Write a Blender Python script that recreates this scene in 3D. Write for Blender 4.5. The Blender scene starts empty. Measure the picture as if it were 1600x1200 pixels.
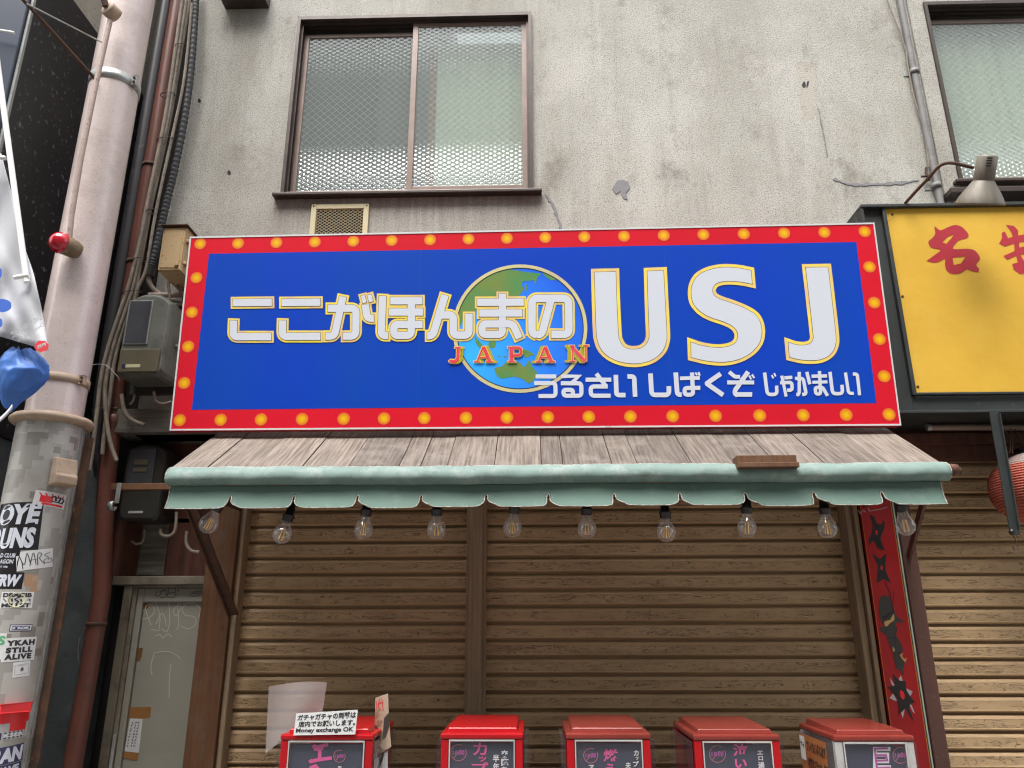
import bpy, bmesh, math, random
from mathutils import Vector, Matrix, geometry
random.seed(7)
SC = bpy.context.scene
COL = SC.collection
V3 = Vector

# ------------------------------------------------------------------ camera
CAM = V3((0.0, -3.6, 1.6)); TILT, YAW, ROLL = map(math.radians, (17.6, 1.47, -0.13)); FPX = 1200.0
_f = V3((-math.sin(YAW)*math.cos(TILT), math.cos(YAW)*math.cos(TILT), math.sin(TILT)))
_r0 = V3((math.cos(YAW), math.sin(YAW), 0)); _u0 = _r0.cross(_f)
_r = _r0*math.cos(ROLL) + _u0*math.sin(ROLL); _u = -_r0*math.sin(ROLL) + _u0*math.cos(ROLL)
cd = bpy.data.cameras.new('camera'); cam = bpy.data.objects.new('camera', cd); COL.objects.link(cam)
cd.sensor_width = 36.0; cd.lens = 36.0*FPX/1600.0; cd.clip_start = 0.05; cd.clip_end = 300
cam.matrix_world = Matrix(((_r.x, _u.x, -_f.x, CAM.x), (_r.y, _u.y, -_f.y, CAM.y), (_r.z, _u.z, -_f.z, CAM.z), (0, 0, 0, 1)))
SC.camera = cam

# ------------------------------------------------------------------ light
SUN_EL, SUN_AZ = math.radians(64), math.radians(200)      # azimuth clockwise from +Y
W = bpy.data.worlds.new('World'); SC.world = W; W.use_nodes = True
nt = W.node_tree; bg = nt.nodes['Background']
sky = nt.nodes.new('ShaderNodeTexSky'); sky.sky_type = 'NISHITA'; sky.sun_disc = False
sky.sun_elevation = SUN_EL; sky.sun_rotation = SUN_AZ; sky.air_density = 1.0; sky.dust_density = 4.0; sky.ozone_density = 0.3
hs = nt.nodes.new('ShaderNodeHueSaturation'); hs.inputs['Saturation'].default_value = 0.22
nt.links.new(sky.outputs[0], hs.inputs['Color']); nt.links.new(hs.outputs[0], bg.inputs[0]); bg.inputs[1].default_value = 0.13
sl = bpy.data.lights.new('sun', 'SUN'); sl.energy = 0.9; sl.angle = math.radians(35); sl.color = (1.0, 0.97, 0.92)
so = bpy.data.objects.new('sun', sl); COL.objects.link(so)
sd = V3((math.sin(SUN_AZ)*math.cos(SUN_EL), math.cos(SUN_AZ)*math.cos(SUN_EL), math.sin(SUN_EL)))
so.rotation_euler = sd.to_track_quat('Z', 'Y').to_euler(); so.location = (0, -4, 12)
SC.view_settings.view_transform = 'Standard'; SC.view_settings.look = 'None'
SC.view_settings.exposure = 1.95; SC.view_settings.gamma = 1.0; SC.view_settings.use_curve_mapping = False
SC.render.engine = 'CYCLES'
SC.cycles.filter_width = 1.2; SC.cycles.max_bounces = 8; SC.cycles.transparent_max_bounces = 12

# ------------------------------------------------------------------ measuring: a photo point to a place on a known plane
def ray(x, y): return _f + _r*((x-800)/FPX) + _u*((600-y)/FPX)
def at(x, y, Y=0.0):
    d = ray(x, y); return CAM + d*((Y-CAM.y)/d.y)
def at_plane(x, y, P0, n):
    d = ray(x, y); return CAM + d*((P0-CAM).dot(n)/d.dot(n))

# ------------------------------------------------------------------ materials
def srgb(r, g, b):
    f = lambda c: ((c/255+0.055)/1.055)**2.4 if c > 10 else c/255/12.92
    return (f(r), f(g), f(b), 1)
MATS = {}
def mat(name, col, rough=0.6, metal=0.0, col2=None, nscale=3.0, stretch=(1, 1, 1), bump=0.0, bscale=60.0, dirt=None, dscale=4.0,
        dlo=0.5, dhi=0.7, damt=0.8, rnd=0.0, speck=None, sscale=90.0, samt=0.12, coat=0.0, spec=0.5, bstretch=None):
    m = bpy.data.materials.new(name); m.use_nodes = True; N = m.node_tree.nodes; L = m.node_tree.links
    p = N['Principled BSDF']; p.inputs['Roughness'].default_value = rough; p.inputs['Metallic'].default_value = metal
    p.inputs['Specular IOR Level'].default_value = spec; p.inputs['Coat Weight'].default_value = coat; p.inputs['Coat Roughness'].default_value = 0.1
    col = tuple(col)[:3]+(1,)
    tc = N.new('ShaderNodeTexCoord'); oi = N.new('ShaderNodeObjectInfo')
    add = N.new('ShaderNodeVectorMath'); add.operation = 'MULTIPLY_ADD'
    add.inputs[1].default_value = (1, 1, 1); add.inputs[2].default_value = (0, 0, 0)
    L.new(tc.outputs['Object'], add.inputs[0])
    cmb = N.new('ShaderNodeMath'); cmb.operation = 'MULTIPLY'; cmb.inputs[1].default_value = 17.0
    L.new(oi.outputs['Random'], cmb.inputs[0]); L.new(cmb.outputs[0], add.inputs[2])
    def mapped(st):
        mp = N.new('ShaderNodeMapping'); mp.inputs['Scale'].default_value = st; L.new(add.outputs[0], mp.inputs[0]); return mp.outputs[0]
    def noise(scale, st=(1, 1, 1), det=5.0, ro=0.6):
        n = N.new('ShaderNodeTexNoise'); n.inputs['Scale'].default_value = scale; n.inputs['Detail'].default_value = det
        n.inputs['Roughness'].default_value = ro; L.new(mapped(st), n.inputs['Vector']); return n.outputs['Fac']
    def ramp(src, lo, hi, a=0.0, b=1.0):
        r = N.new('ShaderNodeMapRange'); r.inputs['From Min'].default_value = lo; r.inputs['From Max'].default_value = hi
        r.inputs['To Min'].default_value = a; r.inputs['To Max'].default_value = b; L.new(src, r.inputs['Value']); return r.outputs[0]
    def mix(fac, a, b, mode='MIX'):
        x = N.new('ShaderNodeMix'); x.data_type = 'RGBA'; x.blend_type = mode
        if isinstance(fac, (int, float)): x.inputs[0].default_value = fac
        else: L.new(fac, x.inputs[0])
        for k, v in ((6, a), (7, b)):
            if isinstance(v, tuple): x.inputs[k].default_value = v[:3]+(1,)
            else: L.new(v, x.inputs[k])
        return x.outputs[2]
    c = col
    if col2: c = mix(ramp(noise(nscale, stretch), 0.35, 0.65), col, tuple(col2))
    if rnd:
        hv = N.new('ShaderNodeHueSaturation'); L.new(ramp(oi.outputs['Random'], 0, 1, 1-rnd, 1+rnd), hv.inputs['Value'])
        if isinstance(c, tuple): hv.inputs['Color'].default_value = c
        else: L.new(c, hv.inputs['Color'])
        c = hv.outputs[0]
    if dirt: c = mix(ramp(noise(dscale, det=8.0, ro=0.7), dlo, dhi, 0, damt), c, tuple(dirt))
    if speck:
        v = N.new('ShaderNodeTexNoise'); v.inputs['Scale'].default_value = sscale; v.inputs['Detail'].default_value = 2
        L.new(add.outputs[0], v.inputs['Vector'])
        c = mix(ramp(v.outputs['Fac'], 0.62, 0.70, 0, samt), c, tuple(speck))
    if isinstance(c, tuple): p.inputs['Base Color'].default_value = c
    else: L.new(c, p.inputs['Base Color'])
    if bump:
        b = N.new('ShaderNodeBump'); b.inputs['Strength'].default_value = bump; b.inputs['Distance'].default_value = 0.004
        L.new(noise(bscale, bstretch or stretch, det=6), b.inputs['Height']); L.new(b.outputs[0], p.inputs['Normal'])
        if coat: L.new(b.outputs[0], p.inputs['Coat Normal'])
    MATS[name] = m; return m

def nodes_of(m):
    N = m.node_tree.nodes; return N, m.node_tree.links, N['Principled BSDF']

def stucco_material():
    m = bpy.data.materials.new('stucco'); m.use_nodes = True; N, L, p = nodes_of(m)
    p.inputs['Roughness'].default_value = 0.9; p.inputs['Specular IOR Level'].default_value = 0.2
    tc = N.new('ShaderNodeTexCoord'); O = tc.outputs['Object']
    def nz(scale, st=(1, 1, 1), det=6, ro=0.6):
        mp = N.new('ShaderNodeMapping'); mp.inputs['Scale'].default_value = st; L.new(O, mp.inputs[0])
        n = N.new('ShaderNodeTexNoise'); n.inputs['Scale'].default_value = scale; n.inputs['Detail'].default_value = det; n.inputs['Roughness'].default_value = ro
        L.new(mp.outputs[0], n.inputs['Vector']); return n.outputs['Fac']
    def rg(s, lo, hi, a=0.0, b=1.0):
        r = N.new('ShaderNodeMapRange'); r.inputs[1].default_value = lo; r.inputs[2].default_value = hi
        r.inputs[3].default_value = a; r.inputs[4].default_value = b; L.new(s, r.inputs[0]); return r.outputs[0]
    def mx(f, a, b, mode='MIX'):
        x = N.new('ShaderNodeMix'); x.data_type = 'RGBA'; x.blend_type = mode
        L.new(f, x.inputs[0]) if not isinstance(f, float) else setattr(x.inputs[0], 'default_value', f)
        for k, v in ((6, a), (7, b)):
            if isinstance(v, tuple): x.inputs[k].default_value = v+(1,)
            else: L.new(v, x.inputs[k])
        return x.outputs[2]
    c = mx(rg(nz(1.1, det=8), 0.38, 0.62), (0.470, 0.462, 0.420), (0.355, 0.345, 0.305))
    c = mx(rg(nz(2.6, (1, 1, 0.35), 8, 0.7), 0.48, 0.70, 0, 0.7), c, (0.275, 0.255, 0.215))          # grime patches
    c = mx(rg(nz(7, (2.2, 1, 0.10), 6, 0.7), 0.52, 0.72, 0, 0.42), c, (0.26, 0.245, 0.22))         # run marks
    c = mx(rg(nz(1.9, det=7), 0.55, 0.68, 0, 0.5), c, (0.52, 0.50, 0.475))                         # washed paler areas
    c = mx(rg(nz(3.7, (0.9, 1, 0.6), 9, 0.75), 0.55, 0.69, 0, 0.75), c, (0.155, 0.14, 0.115))         # mould
    # drips under the window sill and old damp blotches at their own places on the wall (metres)
    sx = N.new('ShaderNodeSeparateXYZ'); L.new(O, sx.inputs[0])
    def mul(a, b):
        q = N.new('ShaderNodeMath'); q.operation = 'MULTIPLY'; L.new(a, q.inputs[0]); L.new(b, q.inputs[1]); return q.outputs[0]
    drip = mul(mul(rg(sx.outputs['Z'], 3.46, 3.79), rg(sx.outputs['Z'], 3.82, 3.80)), mul(rg(sx.outputs['X'], -1.40, -1.34), rg(sx.outputs['X'], 0.10, 0.05)))
    c = mx(mul(drip, rg(nz(9, (3.0, 1, 0.12), 5, 0.7), 0.38, 0.62, 0.1, 0.75)), c, (0.215, 0.205, 0.18))
    for bx_, bz_, br_ in ((-1.52, 4.02, 0.20), (-1.60, 4.12, 0.10), (0.16, 4.02, 0.13), (-1.75, 3.62, 0.16), (-0.62, 3.70, 0.14), (1.25, 4.55, 0.22)):
        vd = N.new('ShaderNodeVectorMath'); vd.operation = 'DISTANCE'; vd.inputs[1].default_value = (bx_, 0, bz_); L.new(O, vd.inputs[0])
        c = mx(mul(rg(vd.outputs['Value'], br_, br_*0.15), rg(nz(7, det=8, ro=0.75), 0.40, 0.60, 0.0, 0.55)), c, (0.20, 0.18, 0.145))
    # pits and grains of the sprayed finish
    c = mx(rg(nz(150, det=2), 0.54, 0.62, 0, 0.65), c, (0.15, 0.135, 0.12))
    c = mx(rg(nz(95, det=2), 0.60, 0.66, 0, 0.45), c, (0.09, 0.08, 0.07))
    c = mx(rg(nz(170, (1, 1, 1.2), 2), 0.57, 0.65, 0, 0.4), c, (0.60, 0.58, 0.55))
    L.new(c, p.inputs['Base Color'])
    b = N.new('ShaderNodeBump'); b.inputs['Strength'].default_value = 0.8; b.inputs['Distance'].default_value = 0.004
    L.new(nz(120, det=4, ro=0.7), b.inputs['Height']); L.new(b.outputs[0], p.inputs['Normal'])
    return m

def glass_material(name, tint, wires=True, bumpy=0.5, haze=0.10):
    m = bpy.data.materials.new(name); m.use_nodes = True; N, L, p = nodes_of(m); N.remove(p); out = N['Material Output']
    tr = N.new('ShaderNodeBsdfTransparent'); tr.inputs[0].default_value = tint+(1,)
    gl = N.new('ShaderNodeBsdfGlossy'); gl.inputs['Roughness'].default_value = 0.06; gl.inputs[0].default_value = (1, 1, 1, 1)
    df = N.new('ShaderNodeBsdfDiffuse'); df.inputs[0].default_value = (0.44, 0.48, 0.46, 1)
    tc = N.new('ShaderNodeTexCoord'); O = tc.outputs['Object']
    mp = N.new('ShaderNodeMapping'); mp.inputs['Scale'].default_value = (1, 0, 1.0); L.new(O, mp.inputs[0])
    # pressed lens pattern: smooth domes on a staggered grid
    def wave(ax, k, ph=0.0):
        d = N.new('ShaderNodeVectorMath'); d.operation = 'DOT_PRODUCT'; d.inputs[1].default_value = ax; L.new(O, d.inputs[0])
        a = N.new('ShaderNodeMath'); a.operation = 'MULTIPLY_ADD'; a.inputs[1].default_value = k; a.inputs[2].default_value = ph; L.new(d.outputs['Value'], a.inputs[0])
        s = N.new('ShaderNodeMath'); s.operation = 'COSINE'; L.new(a.outputs[0], s.inputs[0]); return s.outputs[0]
    K = 2*math.pi/0.023
    s1 = wave((1, 0, 0), K); s2 = wave((0.5, 0, 0.866), K); s3 = wave((-0.5, 0, 0.866), K)
    ad = N.new('ShaderNodeMath'); ad.operation = 'ADD'; L.new(s1, ad.inputs[0]); L.new(s2, ad.inputs[1])
    ad2 = N.new('ShaderNodeMath'); ad2.operation = 'ADD'; L.new(ad.outputs[0], ad2.inputs[0]); L.new(s3, ad2.inputs[1])
    b = N.new('ShaderNodeBump'); b.inputs['Strength'].default_value = bumpy; b.inputs['Distance'].default_value = 0.0030
    L.new(ad2.outputs[0], b.inputs['Height'])
    # relief raised at the pane's foot to put bright sky sparkle there (metres above foot)
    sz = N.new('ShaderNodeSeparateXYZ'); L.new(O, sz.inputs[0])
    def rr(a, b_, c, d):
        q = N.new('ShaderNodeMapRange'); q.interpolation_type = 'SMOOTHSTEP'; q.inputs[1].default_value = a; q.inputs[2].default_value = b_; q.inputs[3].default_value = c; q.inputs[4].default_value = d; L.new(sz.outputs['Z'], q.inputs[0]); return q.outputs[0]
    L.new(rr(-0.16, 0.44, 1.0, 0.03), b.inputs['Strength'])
    L.new(b.outputs[0], gl.inputs['Normal'])
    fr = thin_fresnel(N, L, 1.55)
    fm = N.new('ShaderNodeMath'); fm.operation = 'MULTIPLY_ADD'; L.new(rr(0.0, 0.40, 2.4, 0.9), fm.inputs[1]); fm.inputs[2].default_value = 0.0; L.new(fr.outputs[0], fm.inputs[0])  # gloss boosted towards the foot, a sky highlight put into the material
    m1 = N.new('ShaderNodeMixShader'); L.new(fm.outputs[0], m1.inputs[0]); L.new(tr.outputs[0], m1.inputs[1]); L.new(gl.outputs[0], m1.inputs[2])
    m2 = N.new('ShaderNodeMixShader'); m2.inputs[0].default_value = haze; L.new(m1.outputs[0], m2.inputs[1]); L.new(df.outputs[0], m2.inputs[2])
    last = m2.outputs[0]
    if wires:
        def lines(ax):
            w = wave(ax, 2*math.pi/0.031); g = N.new('ShaderNodeMath'); g.operation = 'GREATER_THAN'; g.inputs[1].default_value = 0.982; L.new(w, g.inputs[0]); return g.outputs[0]
        mxn = N.new('ShaderNodeMath'); mxn.operation = 'MAXIMUM'; L.new(lines((0.69, 0, 0.72)), mxn.inputs[0]); L.new(lines((-0.69, 0, 0.72)), mxn.inputs[1])
        sc = N.new('ShaderNodeMath'); sc.operation = 'MULTIPLY'; sc.inputs[1].default_value = 0.24; L.new(mxn.outputs[0], sc.inputs[0])
        wd = N.new('ShaderNodeBsdfDiffuse'); wd.inputs[0].default_value = (0.52, 0.54, 0.54, 1)
        m3 = N.new('ShaderNodeMixShader'); L.new(sc.outputs[0], m3.inputs[0]); L.new(last, m3.inputs[1]); L.new(wd.outputs[0], m3.inputs[2]); last = m3.outputs[0]
    L.new(last, out.inputs[0]); return m

def thin_fresnel(N, L, ior, normal=None):
    g = N.new('ShaderNodeNewGeometry'); r = N.new('ShaderNodeMapRange'); r.inputs[3].default_value = ior; r.inputs[4].default_value = 1/ior; L.new(g.outputs['Backfacing'], r.inputs[0])
    f = N.new('ShaderNodeFresnel'); L.new(r.outputs[0], f.inputs[0])
    if normal: L.new(normal, f.inputs['Normal'])
    return f
def clear_glass(name, tint=(1, 1, 1), gloss=0.0, haze=0.0, hazecol=(0.7, 0.7, 0.72), rough=0.03, rim=0.0):
    m = bpy.data.materials.new(name); m.use_nodes = True; N, L, p = nodes_of(m); N.remove(p); out = N['Material Output']
    tr = N.new('ShaderNodeBsdfTransparent'); tr.inputs[0].default_value = tint+(1,)
    gl = N.new('ShaderNodeBsdfGlossy'); gl.inputs['Roughness'].default_value = rough
    fr = thin_fresnel(N, L, 1.5)
    fm = N.new('ShaderNodeMath'); fm.operation = 'ADD'; fm.inputs[1].default_value = gloss; L.new(fr.outputs[0], fm.inputs[0])
    m1 = N.new('ShaderNodeMixShader'); L.new(fm.outputs[0], m1.inputs[0]); L.new(tr.outputs[0], m1.inputs[1]); L.new(gl.outputs[0], m1.inputs[2])
    df = N.new('ShaderNodeBsdfDiffuse'); df.inputs[0].default_value = hazecol+(1,)
    m2 = N.new('ShaderNodeMixShader'); m2.inputs[0].default_value = haze; L.new(m1.outputs[0], m2.inputs[1]); L.new(df.outputs[0], m2.inputs[2])
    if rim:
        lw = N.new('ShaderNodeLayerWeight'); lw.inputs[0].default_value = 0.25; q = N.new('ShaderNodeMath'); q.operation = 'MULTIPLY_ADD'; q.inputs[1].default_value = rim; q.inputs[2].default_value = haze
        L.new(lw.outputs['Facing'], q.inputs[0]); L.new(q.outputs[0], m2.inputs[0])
    L.new(m2.outputs[0], out.inputs[0]); return m

def slat_material():
    m = bpy.data.materials.new('embossed_shutter_paint'); m.use_nodes = True; N, L, p = nodes_of(m)
    p.inputs['Roughness'].default_value = 0.5; p.inputs['Specular IOR Level'].default_value = 0.35
    tc = N.new('ShaderNodeTexCoord'); oi = N.new('ShaderNodeObjectInfo')
    mu = N.new('ShaderNodeMath'); mu.operation = 'MULTIPLY'; mu.inputs[1].default_value = 37.0; L.new(oi.outputs['Random'], mu.inputs[0])
    ad = N.new('ShaderNodeVectorMath'); ad.operation = 'ADD'; L.new(tc.outputs['Object'], ad.inputs[0]); L.new(mu.outputs[0], ad.inputs[1])
    def nz(scale, st, det=5, ro=0.6, dist=0.0):
        mp = N.new('ShaderNodeMapping'); mp.inputs['Scale'].default_value = st; L.new(ad.outputs[0], mp.inputs[0])
        n = N.new('ShaderNodeTexNoise'); n.inputs['Scale'].default_value = scale; n.inputs['Detail'].default_value = det; n.inputs['Roughness'].default_value = ro; n.inputs['Distortion'].default_value = dist
        L.new(mp.outputs[0], n.inputs['Vector']); return n.outputs['Fac']
    def rg(s, lo, hi, a=0.0, b=1.0):
        r = N.new('ShaderNodeMapRange'); r.inputs[1].default_value = lo; r.inputs[2].default_value = hi; r.inputs[3].default_value = a; r.inputs[4].default_value = b; L.new(s, r.inputs[0]); return r.outputs[0]
    def mth(op, a, b=None):
        x = N.new('ShaderNodeMath'); x.operation = op; L.new(a, x.inputs[0])
        if b is not None: (L.new(b, x.inputs[1]) if not isinstance(b, float) else setattr(x.inputs[1], 'default_value', b))
        return x.outputs[0]
    # wood-grain cracks pressed into the slat face: thin iso-lines of a stretched noise
    g = nz(13, (0.55, 1, 2.9), 3, 0.6, 0.8)
    fr = mth('FRACT', mth('MULTIPLY', g, 9.0)); tri = mth('ABSOLUTE', mth('SUBTRACT', fr, 0.5))
    thin = rg(tri, 0.0, 0.13, 1, 0)
    brk = rg(nz(16, (1, 1, 2), 3), 0.42, 0.52)
    line = mth('MULTIPLY', thin, brk)
    sep = N.new('ShaderNodeSeparateXYZ'); L.new(tc.outputs['Object'], sep.inputs[0])
    mk = mth('MULTIPLY', rg(sep.outputs['Z'], -0.020, -0.0235), rg(sep.outputs['Z'], -0.0585, -0.056))
    line = mth('MULTIPLY', line, mk)
    def mx(f, a, b):
        x = N.new('ShaderNodeMix'); x.data_type = 'RGBA'; L.new(f, x.inputs[0])
        for k, v in ((6, a), (7, b)):
            if isinstance(v, tuple): x.inputs[k].default_value = v+(1,)
            else: L.new(v, x.inputs[k])
        return x.outputs[2]
    c = mx(rg(nz(4, (0.4, 1, 2), 6), 0.35, 0.65), (0.50, 0.345, 0.195), (0.42, 0.285, 0.155))
    c = mx(rg(nz(9, (0.35, 1, 3), 7, 0.7), 0.55, 0.75, 0, 0.7), c, (0.21, 0.13, 0.07))
    c = mx(rg(nz(26, (0.6, 1, 3), 7, 0.8), 0.66, 0.72, 0, 0.75), c, (0.055, 0.03, 0.018))     # paint chips, rust
    c = mx(rg(line, 0, 1, 0, 0.95), c, (0.070, 0.042, 0.024))
    L.new(c, p.inputs['Base Color'])
    hgt = mth('MULTIPLY', line, -1.0)
    b = N.new('ShaderNodeBump'); b.inputs['Strength'].default_value = 0.9; b.inputs['Distance'].default_value = 0.0025
    L.new(hgt, b.inputs['Height']); L.new(b.outputs[0], p.inputs['Normal'])
    return m

def radial_material(name, stops, rad, rough=0.35, emis=0.0):
    m = bpy.data.materials.new(name); m.use_nodes = True; N, L, p = nodes_of(m)
    p.inputs['Roughness'].default_value = rough
    tc = N.new('ShaderNodeTexCoord'); ln = N.new('ShaderNodeVectorMath'); ln.operation = 'LENGTH'; L.new(tc.outputs['Object'], ln.inputs[0])
    dv = N.new('ShaderNodeMath'); dv.operation = 'DIVIDE'; dv.inputs[1].default_value = rad; L.new(ln.outputs['Value'], dv.inputs[0])
    r = N.new('ShaderNodeValToRGB'); L.new(dv.outputs[0], r.inputs[0])
    r.color_ramp.elements[0].position = stops[0][0]; r.color_ramp.elements[0].color = stops[0][1]
    r.color_ramp.elements[1].position = stops[-1][0]; r.color_ramp.elements[1].color = stops[-1][1]
    for s, c in stops[1:-1]: e = r.color_ramp.elements.new(s); e.color = c
    L.new(r.outputs[0], p.inputs['Base Color']); return m

def camo_material():
    m = bpy.data.materials.new('square_patterned_pole_wrap'); m.use_nodes = True; N, L, p = nodes_of(m)
    p.inputs['Roughness'].default_value = 0.42; p.inputs['Coat Weight'].default_value = 0.25; p.inputs['Coat Roughness'].default_value = 0.25
    tc = N.new('ShaderNodeTexCoord'); g = N.new('ShaderNodeTexCoord')
    uv = tc.outputs['UV']
    def snapn(cell, scale, seed):
        sn = N.new('ShaderNodeVectorMath'); sn.operation = 'SNAP'; sn.inputs[1].default_value = (cell, cell, 1); L.new(uv, sn.inputs[0])
        a = N.new('ShaderNodeVectorMath'); a.operation = 'ADD'; a.inputs[1].default_value = (seed, seed*2, 0); L.new(sn.outputs[0], a.inputs[0])
        n = N.new('ShaderNodeTexNoise'); n.inputs['Scale'].default_value = scale; n.inputs['Detail'].default_value = 1; L.new(a.outputs[0], n.inputs['Vector']); return n.outputs['Fac']
    def rg(s, lo, hi, a=0.0, b=1.0):
        r = N.new('ShaderNodeMapRange'); r.inputs[1].default_value = lo; r.inputs[2].default_value = hi; r.inputs[3].default_value = a; r.inputs[4].default_value = b; L.new(s, r.inputs[0]); return r.outputs[0]
    def mx(f, a, b):
        x = N.new('ShaderNodeMix'); x.data_type = 'RGBA'; L.new(f, x.inputs[0])
        for k, v in ((6, a), (7, b)):
            if isinstance(v, tuple): x.inputs[k].default_value = v+(1,)
            else: L.new(v, x.inputs[k])
        return x.outputs[2]
    c = mx(rg(snapn(0.018, 9, 3), 0.50, 0.51), (0.37, 0.355, 0.33), (0.28, 0.268, 0.245))
    c = mx(rg(snapn(0.026, 8, 9), 0.60, 0.61), c, (0.21, 0.195, 0.17))
    c = mx(rg(snapn(0.022, 7, 21), 0.68, 0.69), c, (0.36, 0.21, 0.12))
    n = N.new('ShaderNodeTexNoise'); n.inputs['Scale'].default_value = 6; n.inputs['Detail'].default_value = 8; L.new(tc.outputs['Object'], n.inputs['Vector'])
    c = mx(rg(n.outputs['Fac'], 0.5, 0.75, 0, 0.5), c, (0.10, 0.075, 0.055))
    L.new(c, p.inputs['Base Color']); return m

M = {}
M['stucco'] = stucco_material()
M['asphalt'] = mat('asphalt', (0.055, 0.055, 0.055), 0.9, col2=(0.07, 0.068, 0.065), bump=0.5, bscale=200)
M['paving'] = mat('light_bounce_paving', (0.24, 0.23, 0.21), 0.85, col2=(0.19, 0.18, 0.165), nscale=3, bump=0.4)  # unseen ground kept pale to bounce light under the awning
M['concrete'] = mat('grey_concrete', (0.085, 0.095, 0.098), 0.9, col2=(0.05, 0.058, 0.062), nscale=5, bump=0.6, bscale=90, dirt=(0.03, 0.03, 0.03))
M['facade'] = mat('opposite_facade_render', (0.36, 0.34, 0.31), 0.8, col2=(0.26, 0.25, 0.23))
M['cream_wall'] = mat('rough_cream_render', (0.50, 0.46, 0.38), 0.9, col2=(0.38, 0.35, 0.29), bump=1.0, bscale=70, speck=(0.12, 0.11, 0.09), sscale=60, samt=0.5)
M['blackmetal'] = mat('black_sheet_metal', (0.012, 0.012, 0.015), 0.35, col2=(0.02, 0.02, 0.023), speck=(0.25, 0.25, 0.25), sscale=38, samt=0.5)
M['reflecting_black'] = mat('black_panel_blue_reflection', (0.035, 0.045, 0.07), 0.28, col2=(0.05, 0.06, 0.085), nscale=1.4)  # blue tint puts the street-side reflection into the black panel's colour
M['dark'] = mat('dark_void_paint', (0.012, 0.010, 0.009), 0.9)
M['bronze'] = mat('bronze_window_metal', (0.055, 0.042, 0.038), 0.35, 0.3, col2=(0.08, 0.06, 0.052), nscale=9)
M['sash'] = mat('brown_sash_metal', (0.225, 0.165, 0.14), 0.38, 0.15, col2=(0.17, 0.12, 0.10), nscale=8, dirt=(0.30, 0.27, 0.25), dlo=0.6, dhi=0.75)
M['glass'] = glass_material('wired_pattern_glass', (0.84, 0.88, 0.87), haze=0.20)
M['curtain'] = mat('pale_yellow_curtain', (0.82, 0.82, 0.66), 0.9, col2=(0.74, 0.78, 0.66), nscale=1.2, stretch=(3, 1, 0.4))
M['orange_edge'] = mat('orange_curtain_edge', (0.40, 0.20, 0.09), 0.9)
M['room'] = mat('room_wall_paint', (0.20, 0.22, 0.22), 0.9)
M['roomdark'] = mat('room_dark_cupboard', (0.07, 0.09, 0.09), 0.8)
M['roomgrey'] = mat('room_grey_door', (0.34, 0.36, 0.36), 0.8)
M['cream'] = mat('cream_enamel', (0.50, 0.36, 0.19), 0.5, col2=(0.44, 0.31, 0.16), nscale=6, dirt=(0.22, 0.14, 0.06), dscale=12, dlo=0.58, dhi=0.72, speck=(0.08, 0.05, 0.02), sscale=70, samt=0.6, bump=0.15)
M['creamlight'] = mat('pale_cream_enamel', (0.52, 0.46, 0.28), 0.5, col2=(0.46, 0.40, 0.23), nscale=5, dirt=(0.25, 0.17, 0.09), dscale=14, dlo=0.63, dhi=0.74)
M['signred'] = mat('sign_red_vinyl', (0.60, 0.006, 0.022), 0.3, col2=(0.52, 0.007, 0.020), nscale=1.3, spec=0.4, bump=0.12, bscale=1.6, bstretch=(3, 1, 0.4))
M['signblue'] = mat('sign_blue_vinyl', (0.001, 0.042, 0.42), 0.3, col2=(0.001, 0.050, 0.37), nscale=1.1, stretch=(2.5, 1, 0.3), spec=0.38, bump=0.12, bscale=1.6, bstretch=(3, 1, 0.4))
M['white'] = mat('white_vinyl', (0.55, 0.575, 0.64), 0.3)
M['black'] = mat('black_vinyl', (0.012, 0.010, 0.012), 0.35)
M['gold'] = mat('gold_gradient_print', (0.80, 0.64, 0.05), 0.3, col2=(0.66, 0.45, 0.22), nscale=7, stretch=(1.6, 1, 0.7))
M['ring'] = mat('pale_gold_print', (0.56, 0.51, 0.24), 0.3, col2=(0.48, 0.42, 0.26), nscale=5)
M['ocean'] = mat('globe_ocean_print', (0.015, 0.13, 0.72), 0.28, col2=(0.03, 0.32, 0.85), nscale=1.6)
M['land'] = mat('globe_land_print', (0.045, 0.24, 0.085), 0.3, col2=(0.17, 0.22, 0.05), nscale=4.5)
M['japred'] = mat('red_letter_print', (0.66, 0.03, 0.04), 0.3, col2=(0.62, 0.08, 0.12), nscale=30)
M['olive'] = mat('olive_letter_print', (0.38, 0.34, 0.03), 0.3)
M['bulbprint'] = radial_material('printed_bulb_dot', [(0.0, (0.72, 0.46, 0.0, 1)), (0.35, (0.70, 0.37, 0.0, 1)), (0.75, (0.66, 0.19, 0.01, 1)), (1.0, (0.62, 0.13, 0.03, 1))], 0.0285)
M['whiteedge'] = mat('white_edge_trim', (0.55, 0.55, 0.55), 0.4, dirt=(0.3, 0.28, 0.26), dscale=8, dlo=0.6, dhi=0.7)
M['plank'] = mat('weathered_awning_wood', (0.205, 0.170, 0.142), 0.85, col2=(0.085, 0.066, 0.052), nscale=34, stretch=(3.2, 0.14, 0.14), bump=0.9, bscale=50, bstretch=(3, 0.16, 0.16), dirt=(0.27, 0.23, 0.20), dscale=5, dlo=0.5, dhi=0.7, damt=0.55, rnd=0.30)
M['faded'] = mat('faded_sage_canvas', (0.185, 0.258, 0.236), 0.65, col2=(0.155, 0.226, 0.204), nscale=4, stretch=(0.5, 1, 2), dirt=(0.36, 0.40, 0.37), dscale=8, dlo=0.50, dhi=0.70, damt=0.6, bump=0.2, bscale=120, speck=(0.12, 0.13, 0.12), sscale=70, samt=0.35, spec=0.3)
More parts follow.
